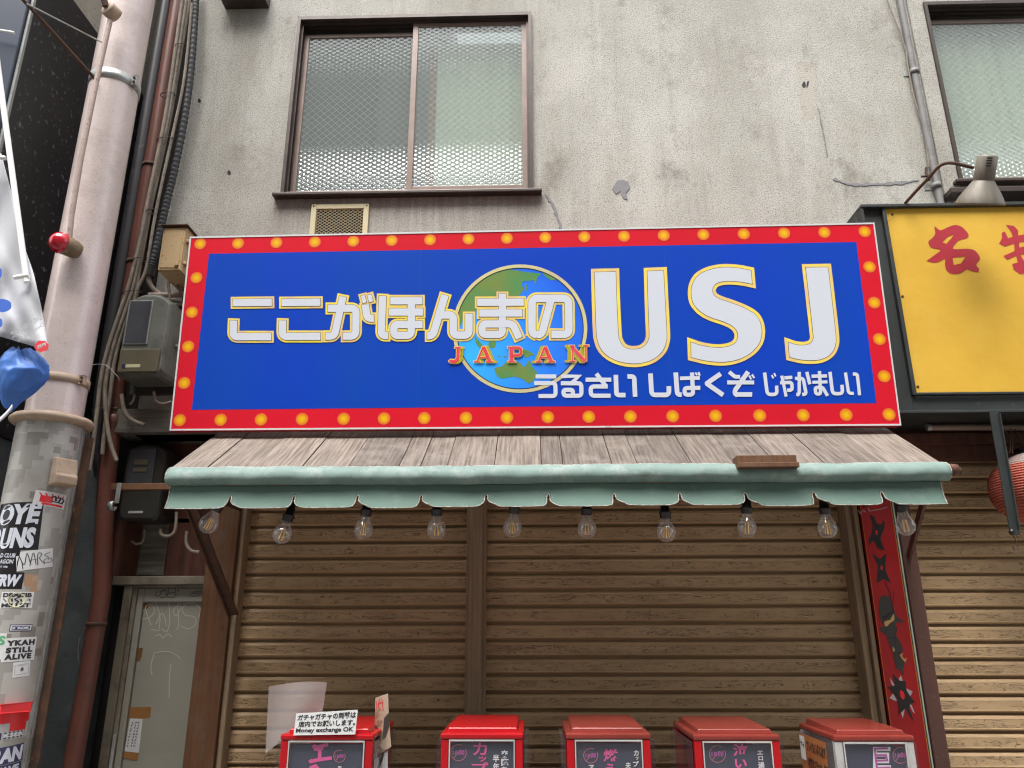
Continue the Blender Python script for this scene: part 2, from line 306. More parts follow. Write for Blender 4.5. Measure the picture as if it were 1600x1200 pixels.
M['green'] = mat('sage_green_canvas', (0.092, 0.150, 0.125), 0.7, col2=(0.08, 0.132, 0.110), nscale=3, dirt=(0.16, 0.21, 0.185), dscale=9, dlo=0.56, dhi=0.72, damt=0.5, bump=0.15, bscale=220, spec=0.3)
M['hem'] = mat('frayed_canvas_hem', (0.46, 0.44, 0.40), 0.95, col2=(0.18, 0.15, 0.12), nscale=60, bump=0.6, bscale=300)
M['slat'] = slat_material()
M['brownwood'] = mat('brown_stained_wood', (0.140, 0.058, 0.020), 0.65, col2=(0.09, 0.036, 0.014), nscale=14, stretch=(4, 4, 0.18), bump=0.5, bscale=45, bstretch=(4, 4, 0.15), dirt=(0.14, 0.085, 0.05), dscale=6)
M['greywood'] = mat('worn_taupe_wood', (0.34, 0.235, 0.14), 0.7, col2=(0.22, 0.148, 0.088), nscale=16, stretch=(4, 4, 0.2), bump=0.5, bscale=45, bstretch=(4, 4, 0.15), dirt=(0.24, 0.19, 0.14), dscale=6)
M['redwood'] = mat('red_brown_panel', (0.115, 0.036, 0.020), 0.7, col2=(0.07, 0.024, 0.014), nscale=10, stretch=(3, 3, 0.3), bump=0.3)
M['palewood'] = mat('weathered_pale_board', (0.17, 0.155, 0.13), 0.85, col2=(0.09, 0.08, 0.066), nscale=14, stretch=(0.3, 1, 4), bump=0.7, bscale=40, bstretch=(0.3, 1, 4))
M['postbrown'] = mat('painted_brown_post', (0.105, 0.043, 0.030), 0.6, col2=(0.08, 0.033, 0.024), nscale=5, speck=(0.2, 0.15, 0.12), sscale=50, samt=0.25)
M['conduitgrey'] = mat('weathered_grey_conduit', (0.20, 0.195, 0.19), 0.6, col2=(0.15, 0.145, 0.14), nscale=8, dirt=(0.09, 0.085, 0.08), dscale=14)
M['steel'] = mat('galvanised_steel', (0.36, 0.38, 0.37), 0.45, 0.5, dirt=(0.2, 0.15, 0.1), dscale=12)
M['rust'] = mat('rusty_steel', (0.10, 0.045, 0.022), 0.8, col2=(0.045, 0.028, 0.020), nscale=20, bump=0.6, bscale=90, dirt=(0.30, 0.13, 0.03), dscale=14, dlo=0.62, dhi=0.7)
M['pole'] = mat('pinkish_grey_pole_paint', (0.58, 0.485, 0.465), 0.33, col2=(0.52, 0.435, 0.41), nscale=2.5, dirt=(0.24, 0.19, 0.16), dscale=3, dlo=0.52, dhi=0.8, speck=(0.16, 0.12, 0.11), sscale=190, samt=0.6, coat=0.55, bump=0.10, bscale=9)
M['beige'] = mat('aged_beige_metal', (0.42, 0.31, 0.22), 0.6, col2=(0.30, 0.22, 0.16), nscale=14, dirt=(0.12, 0.08, 0.06), dscale=16, dlo=0.58, dhi=0.7)
M['conduit'] = mat('pinkish_conduit_paint', (0.42, 0.33, 0.29), 0.5, col2=(0.33, 0.25, 0.21), nscale=12, speck=(0.08, 0.05, 0.04), sscale=80, samt=0.6)
M['blackpipe'] = mat('dark_grey_pvc', (0.035, 0.032, 0.036), 0.38, dirt=(0.12, 0.11, 0.10), dscale=12, dlo=0.6, dhi=0.75)
M['brownpipe'] = mat('brown_pvc', (0.17, 0.062, 0.042), 0.36, col2=(0.13, 0.046, 0.032), nscale=3, dirt=(0.09, 0.045, 0.035), dscale=8)
M['cable'] = mat('dusty_beige_cable', (0.27, 0.23, 0.18), 0.7, col2=(0.20, 0.165, 0.13), nscale=12, dirt=(0.07, 0.06, 0.05), dscale=20)
M['hose'] = mat('black_corrugated_hose', (0.03, 0.032, 0.034), 0.6, speck=(0.2, 0.2, 0.2), sscale=120, samt=0.3)
M['meter'] = mat('grey_green_meter_paint', (0.17, 0.18, 0.16), 0.45, col2=(0.13, 0.14, 0.12), nscale=5, dirt=(0.06, 0.055, 0.045), dscale=7, bump=0.1)
M['meterlow'] = mat('olive_meter_paint', (0.13, 0.115, 0.068), 0.5, col2=(0.10, 0.088, 0.055), nscale=5)
M['meterglass'] = mat('meter_window', (0.06, 0.062, 0.07), 0.12, col2=(0.085, 0.085, 0.095), nscale=5)
M['meterdark'] = mat('dark_meter_case', (0.035, 0.033, 0.026), 0.4)
M['brass'] = mat('tarnished_brass', (0.22, 0.16, 0.09), 0.5, 0.3, col2=(0.13, 0.09, 0.05), nscale=14, speck=(0.4, 0.36, 0.3), sscale=70, samt=0.5)
M['lampred'] = mat('red_lens', (0.45, 0.005, 0.02), 0.12, coat=0.5)
M['camo'] = camo_material()
M['banner'] = mat('white_banner_cloth', (0.54, 0.55, 0.58), 0.7, col2=(0.46, 0.47, 0.50), nscale=2)
M['bannerblue'] = mat('banner_blue_print', (0.03, 0.11, 0.48), 0.7)
M['bannerred'] = mat('banner_red_print', (0.58, 0.03, 0.04), 0.7)
M['bannergrey'] = mat('banner_grey_print', (0.33, 0.33, 0.34), 0.7)
M['tarp'] = mat('blue_tarpaulin', (0.045, 0.16, 0.50), 0.5, col2=(0.035, 0.12, 0.42), nscale=4)
M['frosted'] = clear_glass('milky_plastic_sheet', (0.85, 0.84, 0.84), 0.02, 0.36, (0.62, 0.58, 0.57), 0.2)
M['bulbglass'] = clear_glass('bulb_glass', (0.99, 0.985, 0.98), 0.07, 0.012, (0.88, 0.86, 0.84), 0.02, 0.42)  # whitish edge colour and extra gloss stand in for bright rim reflections
M['filament'] = mat('amber_filament', (0.95, 0.56, 0.13), 0.5)
M['socket'] = mat('black_socket', (0.012, 0.013, 0.015), 0.4)
M['white_gloss'] = mat('white_gloss', (0.80, 0.80, 0.78), 0.3)
M['redplastic'] = mat('red_machine_plastic', (0.40, 0.005, 0.009), 0.25, col2=(0.35, 0.005, 0.009), nscale=3)
M['fadedred'] = mat('faded_red_plastic', (0.23, 0.034, 0.025), 0.24, col2=(0.18, 0.027, 0.02), nscale=5, dirt=(0.27, 0.085, 0.065), dscale=8, dlo=0.6, dhi=0.8)
M['greyplastic'] = mat('light_grey_plastic', (0.42, 0.41, 0.40), 0.45, dirt=(0.2, 0.19, 0.18), dscale=6)
M['slate'] = mat('slate_blackboard_card', (0.030, 0.042, 0.068), 0.6, col2=(0.042, 0.052, 0.075), nscale=7)
M['pink'] = mat('pink_marker', (0.72, 0.10, 0.30), 0.6)
M['purple'] = mat('purple_marker', (0.42, 0.09, 0.32), 0.6)
M['salmon'] = mat('salmon_marker', (0.58, 0.17, 0.20), 0.6)
M['chalk'] = mat('white_marker', (0.75, 0.75, 0.72), 0.6)
M['acrylic'] = clear_glass('clear_acrylic', (0.985, 0.98, 0.99), 0.0, 0.02, (0.5, 0.46, 0.56), 0.04)
M['paper'] = mat('white_card', (0.60, 0.60, 0.60), 0.6)
M['ink'] = mat('black_ink', (0.02, 0.02, 0.025), 0.6)
M['orangeprint'] = mat('orange_leaflet', (0.42, 0.16, 0.05), 0.5, col2=(0.36, 0.12, 0.04), nscale=8)
M['cardboard'] = mat('stained_card', (0.42, 0.34, 0.26), 0.8, col2=(0.30, 0.20, 0.13), nscale=9, dirt=(0.16, 0.06, 0.04), dscale=9, dlo=0.58, dhi=0.64)
M['boardred'] = mat('red_banner_board', (0.36, 0.006, 0.008), 0.4, col2=(0.30, 0.005, 0.007), nscale=3)
M['ninja'] = mat('dark_grey_print', (0.035, 0.030, 0.025), 0.5)
M['ninjablack'] = mat('black_print', (0.012, 0.010, 0.009), 0.5)
M['skin'] = mat('tan_print', (0.48, 0.28, 0.10), 0.5)
M['palegrey'] = mat('pale_grey_print', (0.42, 0.38, 0.38), 0.5)
M['trimgreen'] = mat('dark_green_trim', (0.02, 0.06, 0.03), 0.4)
M['trimorange'] = mat('orange_trim', (0.62, 0.24, 0.03), 0.4)
M['trimwhite'] = mat('pale_green_trim', (0.52, 0.60, 0.54), 0.4)
M['yellow'] = mat('painted_yellow_panel', (0.60, 0.365, 0.040), 0.5, col2=(0.53, 0.31, 0.032), nscale=2.2, bump=0.35, bscale=16, dirt=(0.64, 0.43, 0.09), dscale=5, dlo=0.5, dhi=0.8, damt=0.3, spec=0.3)
M['brushred'] = mat('brushed_red_paint', (0.34, 0.012, 0.024), 0.5, bump=0.2)
M['frame'] = mat('dark_green_grey_steel', (0.026, 0.032, 0.031), 0.5, col2=(0.018, 0.022, 0.022), nscale=6, dirt=(0.10, 0.09, 0.08), dscale=18, dlo=0.6, dhi=0.75)
M['lampshade'] = mat('grimy_lampshade', (0.20, 0.178, 0.145), 0.5, 0.1, col2=(0.125, 0.105, 0.08), nscale=9, stretch=(2, 2, 0.4), dirt=(0.10, 0.07, 0.05), dscale=11, dlo=0.55, dhi=0.72)
M['lantern'] = mat('red_paper_lantern', (0.40, 0.085, 0.05), 0.8, col2=(0.33, 0.085, 0.06), nscale=4)
M['dust'] = mat('dusty_pink_paper', (0.30, 0.19, 0.17), 0.85, col2=(0.24, 0.20, 0.19), nscale=5)
M['tube'] = mat('old_fluorescent_tube', (0.24, 0.18, 0.14), 0.4)
M['doorpaint'] = mat('grey_green_door_paint', (0.30, 0.285, 0.235), 0.5, col2=(0.25, 0.238, 0.195), nscale=2.4, dirt=(0.26, 0.25, 0.22), dscale=3, dlo=0.5, dhi=0.75)
M['framepaint'] = mat('beige_door_frame_paint', (0.24, 0.21, 0.155), 0.5, col2=(0.185, 0.16, 0.12), nscale=5, dirt=(0.06, 0.05, 0.035), dscale=8)
M['tape'] = mat('brown_packing_tape', (0.27, 0.12, 0.035), 0.4)
M['tapedark'] = mat('old_brown_tape', (0.15, 0.075, 0.02), 0.4)
M['mortar'] = mat('grey_mortar', (0.20, 0.20, 0.21), 0.9, bump=0.6)
M['patch'] = mat('tan_mortar', (0.40, 0.375, 0.325), 0.9, bump=0.8, bscale=120, speck=(0.15, 0.12, 0.1), sscale=100, samt=0.75, dirt=(0.27, 0.25, 0.21), dscale=6)
M['sred'] = mat('red_pocket_plastic', (0.65, 0.02, 0.025), 0.35)
M['navy'] = mat('navy_print', (0.03, 0.03, 0.09), 0.5)
M['sgreen'] = mat('green_print', (0.10, 0.35, 0.16), 0.5)
M['cornsilk'] = mat('pale_yellow_print', (0.62, 0.60, 0.36), 0.5)

# ------------------------------------------------------------------ mesh helpers
class MB:
    def __init__(s): s.v = []; s.f = []; s.m = []; s.mi = 0; s.sm = []; s.smooth = False; s.uv = {}
    def add(s, vs, fs, smooth=None):
        b = len(s.v); s.v += [V3(p) for p in vs]
        for f in fs: s.f.append([b+i for i in f]); s.m.append(s.mi); s.sm.append(s.smooth if smooth is None else smooth)
        return s
    def box(s, x0, x1, y0, y1, z0, z1):
        return s.add([(x0, y0, z0), (x1, y0, z0), (x1, y1, z0), (x0, y1, z0), (x0, y0, z1), (x1, y0, z1), (x1, y1, z1), (x0, y1, z1)],
                     [(3, 2, 1, 0), (4, 5, 6, 7), (0, 1, 5, 4), (1, 2, 6, 5), (2, 3, 7, 6), (3, 0, 4, 7)])
    def prism(s, loop, d):           # loop of 3D points, extruded by vector d
        n = len(loop); d = V3(d); lo = [V3(p) for p in loop]
        tri = geometry.tessellate_polygon([lo])
        vs = lo + [p+d for p in lo]; fs = [tuple(t) for t in tri] + [tuple(i+n for i in reversed(t)) for t in tri]
        fs += [(i, (i+1) % n, (i+1) % n+n, i+n) for i in range(n)]
        return s.add(vs, fs)
    def fill(s, loops):
        loops = [[V3(p) for p in l] for l in loops]; tri = geometry.tessellate_polygon(loops)
        return s.add([p for l in loops for p in l], [tuple(t) for t in tri])
    def tube(s, path, r, n=10, closed=False, cap=True, smooth=True):
        path = [V3(p) for p in path]; rings = []; m = len(path); ref = None
        for i, p in enumerate(path):
            a = path[i-1] if i else path[0]; b = path[i+1] if i < m-1 else path[-1]
            t = (b-a).normalized()
            if ref is None: ref = t.orthogonal().normalized()
            ref = (ref - t*ref.dot(t)).normalized(); w = t.cross(ref)
            rr = r[i] if isinstance(r, (list, tuple)) else r
            rings.append([p + ref*(rr*math.cos(2*math.pi*k/n)) + w*(rr*math.sin(2*math.pi*k/n)) for k in range(n)])
        vs = [q for R in rings for q in R]; fs = []
        for i in range(m-1):
            for k in range(n): fs.append((i*n+k, i*n+(k+1) % n, (i+1)*n+(k+1) % n, (i+1)*n+k))
        s.add(vs, fs, smooth)
        if cap:
            s.add(rings[0], [tuple(range(n-1, -1, -1))], False); s.add(rings[-1], [tuple(range(n))], False)
        return s
    def lathe(s, prof, c=(0, 0, 0), n=32, axis=(0, 0, 1), smooth=True, a0=0, a1=2*math.pi):   # prof: (radius, height)
        ax = V3(axis).normalized(); e1 = V3((1, 0, 0)) if abs(ax.z) > 0.9 else ax.orthogonal().normalized(); e1 = (e1-ax*e1.dot(ax)).normalized(); e2 = ax.cross(e1); c = V3(c)
        full = abs(a1-a0-2*math.pi) < 1e-6; k = n if full else n+1; vs = []; fs = []
        for r, h in prof:
            for i in range(k):
                a = a0+(a1-a0)*i/n; vs.append(c+ax*h+e1*(r*math.cos(a))+e2*(r*math.sin(a)))
        for j in range(len(prof)-1):
            for i in range(n):
                i2 = (i+1) % k
                fs.append((j*k+i, j*k+i2, (j+1)*k+i2, (j+1)*k+i))
        return s.add(vs, fs, smooth)
    def grid(s, fn, nu, nv, smooth=True):
        vs = [fn(i/nu, j/nv) for j in range(nv+1) for i in range(nu+1)]
        return s.add(vs, [(j*(nu+1)+i, j*(nu+1)+i+1, (j+1)*(nu+1)+i+1, (j+1)*(nu+1)+i) for j in range(nv) for i in range(nu)], smooth)

BASE = {}
def tag(o, label=None, cat=None, group=None, kind=None):
    if label: o['label'] = label
    if cat: o['category'] = cat
    if group: o['group'] = group
    if kind: o['kind'] = kind
    return o
def thing(name, loc, label, cat, group=None):
    o = bpy.data.objects.new(name, None); o.empty_display_size = 0.05; COL.objects.link(o); o.location = loc
    BASE[o.name] = V3(loc); return tag(o, label, cat, group)
def build(name, mb, mats, parent=None, origin=None, bevel=0.0, label=None, kind=None, solid=0.0):
    """one mesh object from world-space vertices; a part's origin is its thing's base unless given"""
    if not isinstance(mats, (list, tuple)): mats = [mats]
    pb = BASE[parent.name] if parent else V3((0, 0, 0))
    org = V3(origin) if origin is not None else (pb if parent else sum(mb.v, V3())/max(1, len(mb.v)))
    me = bpy.data.meshes.new(name); me.from_pydata([tuple(p-org) for p in mb.v], [], mb.f)
    for m in mats: me.materials.append(M[m] if isinstance(m, str) else m)
    me.polygons.foreach_set('material_index', mb.m); me.polygons.foreach_set('use_smooth', mb.sm); me.update()
    o = bpy.data.objects.new(name, me); COL.objects.link(o)
    if parent: o.parent = parent; o.location = org-pb
    else: o.location = org
    BASE[o.name] = org
    if bevel:
        b = o.modifiers.new('bevel', 'BEVEL'); b.width = bevel; b.segments = 2; b.limit_method = 'ANGLE'; b.angle_limit = math.radians(40)
    if solid:
        q = o.modifiers.new('solidify', 'SOLIDIFY'); q.thickness = solid; q.offset = 0
    return tag(o, label, kind=kind)
def lone(name, mb, mats, label, cat, group=None, bevel=0.0, solid=0.0):
    return tag(build(name, mb, mats, None, None, bevel, None, None, solid), label, cat, group)
def dup(o, parent=None, dloc=(0, 0, 0)):
    c = o.copy(); COL.objects.link(c)
    if parent: c.parent = parent
    c.location = o.location + V3(dloc); BASE[c.name] = BASE[o.name]+V3(dloc); return c
def dup_thing(root, dloc, label):
    r = root.copy(); COL.objects.link(r); r.location = root.location+V3(dloc); BASE[r.name] = V3(r.location); r['label'] = label
    for ch in list(root.children):
        c = ch.copy(); COL.objects.link(c); c.parent = r
        for g in ch.children: d = g.copy(); COL.objects.link(d); d.parent = c
    return r

def catmull(pts, n=6, closed=False):
    pts = [V3(p) for p in pts]; out = []; m = len(pts)
    for i in range(m if closed else m-1):
        p1, p2 = pts[i], pts[(i+1) % m]
        p0 = pts[(i-1) % m] if closed or i else p1*2-p2
        p3 = pts[(i+2) % m] if closed or i < m-2 else p2*2-p1
        for k in range(n):
            t = k/n; out.append(0.5*((2*p1)+(p2-p0)*t+(2*p0-5*p1+4*p2-p3)*t*t+(3*p1-p0-3*p2+p3)*t*t*t))
    if not closed: out.append(pts[-1])
    return out
def smooth2(pts, n=6):               # closed outline; points marked 's' stay sharp corners
    P = [V3((p[0], p[1], 0)) for p in pts]; S = [len(p) > 2 for p in pts]; m = len(P); out = []
    for i in range(m):
        a, b = i, (i+1) % m; p1, p2 = P[a], P[b]
        if S[a] and S[b]: out.append(p1); continue
        p0 = p1*2-p2 if S[a] else P[a-1]; p3 = p2*2-p1 if S[b] else P[(b+1) % m]
        for k in range(n):
            t = k/n; out.append(0.5*((2*p1)+(p2-p0)*t+(2*p0-5*p1+4*p2-p3)*t*t+(3*p1-p0-3*p2+p3)*t*t*t))
    return [(p.x, p.y) for p in out]
def offset_poly(P, d):
    n = len(P); A = sum(P[i][0]*P[(i+1) % n][1]-P[(i+1) % n][0]*P[i][1] for i in range(n)); sg = 1 if A > 0 else -1; out = []
    for i in range(n):
        a, b, c = V3((*P[i-1], 0)), V3((*P[i], 0)), V3((*P[(i+1) % n], 0))
        e1 = (b-a); e2 = (c-b)
        if e1.length < 1e-9 or e2.length < 1e-9: out.append(P[i]); continue
        e1.normalize(); e2.normalize(); n1 = V3((e1.y, -e1.x, 0)); n2 = V3((e2.y, -e2.x, 0)); q = n1+n2
        if q.length < 1e-6: q = n1
        q.normalize(); k = min(1/max(0.3, q.dot(n1)), 2.2)
        out.append((b.x+sg*q.x*d*k, b.y+sg*q.y*d*k))
    return out
def stroke2(pts, w, ext=0.0):
    """thick 2D line: pts (x, y[, corner radius]) -> list of quads"""
    P = []
    for i, p in enumerate(pts):
        q = V3((p[0], p[1], 0))
        if len(p) > 2 and 0 < i < len(pts)-1:
            a = V3((pts[i-1][0], pts[i-1][1], 0)); b = V3((pts[i+1][0], pts[i+1][1], 0))
            d1 = (a-q); d2 = (b-q); r = min(p[2], d1.length*0.95, d2.length*0.95); s = q+d1.normalized()*r; e = q+d2.normalized()*r
            for k in range(9):
                t = k/8; P.append(s*(1-t)**2+q*2*t*(1-t)+e*t*t)
        else: P.append(q)
    if ext:
        P[0] = P[0]+(P[0]-P[1]).normalized()*ext; P[-1] = P[-1]+(P[-1]-P[-2]).normalized()*ext
    L_, R_ = [], []
    for i, q in enumerate(P):
        e1 = (q-P[i-1]).normalized() if i else (P[1]-q).normalized(); e2 = (P[i+1]-q).normalized() if i < len(P)-1 else e1
        n1 = V3((-e1.y, e1.x, 0)); n2 = V3((-e2.y, e2.x, 0)); nn = (n1+n2)
        nn = n1 if nn.length < 1e-6 else nn.normalized(); k = min(1/max(0.35, nn.dot(n1)), 2.0)
        L_.append(q+nn*(w/2*k)); R_.append(q-nn*(w/2*k))
    return [[(L_[i].x, L_[i].y), (L_[i+1].x, L_[i+1].y), (R_[i+1].x, R_[i+1].y), (R_[i].x, R_[i].y)] for i in range(len(P)-1)]

def curve_fill(loops2d):
    c = bpy.data.curves.new('t', 'CURVE'); c.dimensions = '2D'; c.fill_mode = 'BOTH'
    for l in loops2d:
        sp = c.splines.new('POLY'); sp.points.add(len(l)-1); sp.use_cyclic_u = True
        for p_, q in zip(sp.points, l): p_.co = (q[0], q[1], 0, 1)
    o = bpy.data.objects.new('t', c); COL.objects.link(o); dg = bpy.context.evaluated_depsgraph_get(); me = o.evaluated_get(dg).to_mesh()
    vs = [(v.co.x, v.co.y) for v in me.vertices]; fs = [tuple(p.vertices) for p in me.polygons]
    o.evaluated_get(dg).to_mesh_clear(); bpy.data.objects.remove(o); bpy.data.curves.remove(c); return vs, fs
class Face:
    """a flat face to print on: mapping (a, b) of any 2D system to 3D by fn, with normal n; 'up' offsets along the normal"""
    def __init__(s, fn, n): s.fn = fn; s.n = V3(n).normalized()
    def P(s, p, up): return s.fn(p[0], p[1]) + s.n*up
def lay(mb, F, quads, up, k):
    n = len(quads)
    for i, q in enumerate(quads):
        a = up+k*1.3e-4+1.1e-4*i/n; b = up+k*1.3e-4+1.1e-4*(i+1)/n
        mb.add([F.P(q[0], a), F.P(q[1], b), F.P(q[2], b), F.P(q[3], a)], [(0, 1, 2, 3)])
def put_strokes(mb, F, strokes, w, up, ext=0.0):
    for k, st in enumerate(strokes):
        ww = w
        if isinstance(st, dict): ww = st['w']+(w-strokes_w(w)) if False else st['w']; st = st['p']
        lay(mb, F, stroke2(st, ww, ext), up, k)
def strokes_w(w): return w

_TC = {}
def text_tris(s, bold=0.0, shear=0.0, spacing=1.0):
    key = (s, bold, shear, spacing)
    if key in _TC: return _TC[key]
    c = bpy.data.curves.new('t', 'FONT'); c.body = s; c.size = 1; c.offset = bold; c.shear = shear; c.space_character = spacing; c.resolution_u = 3
    o = bpy.data.objects.new('t', c); COL.objects.link(o)
    dg = bpy.context.evaluated_depsgraph_get(); me = o.evaluated_get(dg).to_mesh()
    vs = [(v.co.x, v.co.y) for v in me.vertices]; fs = [tuple(p.vertices) for p in me.polygons]
    o.evaluated_get(dg).to_mesh_clear(); bpy.data.objects.remove(o); bpy.data.curves.remove(c)
    x0 = min(v[0] for v in vs); x1 = max(v[0] for v in vs); y0 = min(v[1] for v in vs); y1 = max(v[1] for v in vs)
    vs = [((x-x0)/max(1e-6, x1-x0), (y-y0)/max(1e-6, y1-y0)) for x, y in vs]
    _TC[key] = (vs, fs); return _TC[key]
def put_text(mb, fn3, s, box, bold=0.0, shear=0.0, spacing=1.0):
    """text stretched into box = (a0, a1, b0, b1) of the 2D system, b0 being the foot; fn3(a, b) -> point"""
    vs, fs = text_tris(s, bold, shear, spacing); a0, a1, b0, b1 = box
    mb.add([fn3(a0+(a1-a0)*x, b0+(b1-b0)*y) for x, y in vs], fs)

# ================================================================== SETTING
def structure(name, mb, m, bevel=0.0):
    return build(name, mb, m, None, (0, 0, 0), bevel, kind='structure')
structure('street', MB().box(-40, 40, -40, 2.0, -0.2, 0.0), 'asphalt')
structure('pavement', MB().box(-6, 8, -8.59, 0.4, 0.004, 0.10), 'paving')

# ---- stucco building (upper storeys and the shutter bays below)
bld = thing('stucco_building', (0, 0, 0), 'grey stucco upper storey with two sliding windows above the blue signboard', 'building')
X0, X1, ZB, ZT = -1.94, 6.0, 2.50, 9.0
WA = (-1.332, 0.024, 3.815, 4.992); WB = (2.262, 4.2, 3.83, 5.0)
mb = MB()
xs = [X0, WA[0], WA[1], WB[0], WB[1], X1]; zs = [ZB, 3.815, 4.992, ZT]
mb.box(X0, X1, 0, 0.14, ZB, 3.815); mb.box(X0, WA[0], 0, 0.14, 3.815, 4.992); mb.box(WA[1], WB[0], 0, 0.14, 3.815, 4.992)
mb.box(WB[1], X1, 0, 0.14, 3.815, 4.992); mb.box(X0, X1, 0, 0.14, 4.992, ZT); mb.box(WB[0], WB[1], 0, 0.14, 3.815, 3.83)
build('wall', mb, 'stucco', bld, (0, 0, 0))
mb = MB(); mb.box(X0, X0+0.02, 0.14, 4, ZB, ZT); mb.box(X0+0.02, X1, 3.9, 4, ZB, ZT); mb.box(X0+0.02, X1, 0.14, 3.9, 3.50, 3.6)
build('rear_wall', mb, 'room', bld, (0, 0, 0))
# repairs and cracks in the stucco, standing 2 mm proud
def blob(pts, Y, d=0.003, n=4, jit=0.0035):
    q = catmull([at(x, y, Y) for x, y in pts], n, True)
    return [p+V3((random.uniform(-jit, jit), 0, random.uniform(-jit, jit))) for p in q], (0, d, 0)
for pts in ([(958, 292), (968, 281), (981, 284), (983, 296), (978, 301), (981, 312), (972, 308), (969, 298), (962, 303)],):
    mb = MB(); mb.prism(*blob(pts, -0.003)); build('mortar_repair', mb, 'mortar', bld, (0, 0, 0))
def crack(pts, w, jit=1.6):
    c = catmull([V3((x, y, 0)) for x, y in pts], 7); up = []; dn = []
    for i, p in enumerate(c):
        ww = w*(0.35+random.random()) * (0.2 if i in (0, len(c)-1) else 1); j = random.uniform(-jit, jit)
        t = (c[min(i+1, len(c)-1)]-c[max(i-1, 0)]).normalized(); nn = V3((-t.y, t.x, 0))
        up.append(p+nn*(ww/2+j*0.5)); dn.append(p-nn*(ww/2-j*0.5))
    return [at(p.x, p.y, -0.003) for p in up+dn[::-1]]
for ca in (([(1302, 279), (1325, 287), (1360, 288), (1400, 286), (1436, 282)], 4.5), ([(851, 302), (860, 314), (868, 330), (878, 358)], 4.5), ([(1279, 168), (1284, 195), (1290, 225), (1293, 246)], 1.6, 0.6)):
    mb = MB(); mb.prism(crack(*ca), (0, 0.0028, 0)); build('filled_crack', mb, 'mortar', bld, (0, 0, 0))
mb = MB(); mb.prism(*blob([(1243, 99), (1271, 103), (1274, 160), (1276, 178), (1256, 190), (1251, 150), (1246, 120)], -0.0008, 0.0007, 4, 0.006))
build('mortar_repair', mb, 'patch', bld, (0, 0, 0))
mb = MB(); mb.prism(*blob([(1253, 132), (1257, 127), (1259, 134), (1256, 137)], -0.002, 0.0015, 3, 0.001)); mb.prism(*blob([(1261, 128), (1264, 127), (1263, 133), (1260, 137)], -0.002, 0.0015, 3, 0.001))
mb.prism(*blob([(355, 269), (358, 266), (361, 270), (358, 273)], -0.002, 0.0015, 3, 0.001)); mb.prism(*blob([(309, 156), (312, 154), (314, 158), (311, 160)], -0.002, 0.0015, 3, 0.001))
build('nail_hole', mb, 'black', bld, (0, 0, 0))
# pilaster strip beside the right window
build('window_surround', MB().box(2.175, 2.262, -0.012, 0.0, 3.70, 5.2), 'stucco', bld, (0, 0, 0), 0.004)

def window(W4, split, right_edge, curtain_all, is_left):
    x0, x1, z0, z1 = W4
    fr = MB()
    for (a, b, c, d) in ((x0, x0+0.018, z0, z1), (x1-0.018, x1, z0, z1), (x0+0.018, x1-0.018, z1-0.022, z1), (x0+0.018, x1-0.018, z0, z0+0.012)):
        fr.box(a, b, -0.022, 0.10, c, d)
    # inner track ribs
    for y in (0.004, 0.034, 0.064):
        fr.box(x0+0.0181, x0+0.030, y, y+0.006, z0+0.0121, z1-0.0221); fr.box(x1-0.030, x1-0.0181, y, y+0.006, z0+0.0121, z1-0.0221)
        fr.box(x0+0.0302, x1-0.0302, y, y+0.006, z1-0.036, z1-0.0222); fr.box(x0+0.0302, x1-0.0302, y, y+0.006, z0+0.0122, z0+0.020)
    wf = build('window', fr, 'bronze', bld, (x0, 0, z0))
    s = MB()
    s.box(x0-0.035, x1+0.045, -0.050, -0.0005, z0-0.022, z0-0.003)
    build('sill', s, 'bronze', wf, (x0, 0, z0), 0.004)
    mid = (x0+x1)/2 if split is None else split
    for k, (a, b, y, top) in enumerate(((x0+0.026, mid+0.02, 0.042, z1-0.075), (mid-0.018, x1-0.026, 0.014, z1-0.034))):
        q = MB(); st = 0.032; zb = z0+0.016
        q.box(a, a+st, y, y+0.018, zb, top); q.box(b-st, b, y, y+0.018, zb, top)
        q.box(a+st, b-st, y+0.001, y+0.017, zb, zb+0.042); q.box(a+st, b-st, y+0.001, y+0.017, top-0.024, top)
        build('sash', q, 'sash', wf, (x0, 0, z0), 0.002)
        g = MB(); g.box(a+st-0.004, b-st+0.004, y+0.007, y+0.011, zb+0.038, top-0.020)
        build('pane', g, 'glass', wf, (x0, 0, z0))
    return wf
wl = window(WA, -0.645, 0, False, True)
wr = window(WB, 3.2, 0, True, False)
# rooms behind the windows
mb = MB(); mb.mi = 0
mb.box(-1.7, 0.9, 1.5, 1.55, 3.6, 5.6); mb.mi = 1; mb.box(-1.55, -0.98, 0.55, 1.0, 3.6, 5.6); mb.mi = 2; mb.box(-0.979, -0.50, 0.62, 1.1, 3.6, 5.6)
build('room_fitting', mb, ['room', 'roomdark', 'roomgrey'], bld, (0, 0, 0))
def curt(x0, x1, z0, z1, y, amp, k):
    return lambda u, v: V3((x0+(x1-x0)*u, y+amp*math.sin(k*u)+amp*0.4*math.sin(k*2.3*u+v), z0+(z1-z0)*v))
cu = lone('curtain', MB().grid(curt(-0.53, 0.03, 3.83, 4.90, 0.125, 0.0025, 24), 60, 4), 'curtain', 'pale yellow curtain drawn behind the right pane of the window over the vent', 'curtain', 'window curtains')
lone('curtain_edge', MB().grid(curt(-0.575, -0.535, 3.83, 4.90, 0.128, 0.003, 3), 6, 4), 'orange_edge', 'narrow orange curtain hem standing beside the pale yellow curtain', 'curtain')
lone('curtain', MB().grid(curt(2.28, 4.19, 3.84, 4.98, 0.12, 0.008, 60), 120, 4), 'curtain', 'pale green yellow curtain behind the upper right window by the conduit', 'curtain', 'window curtains')

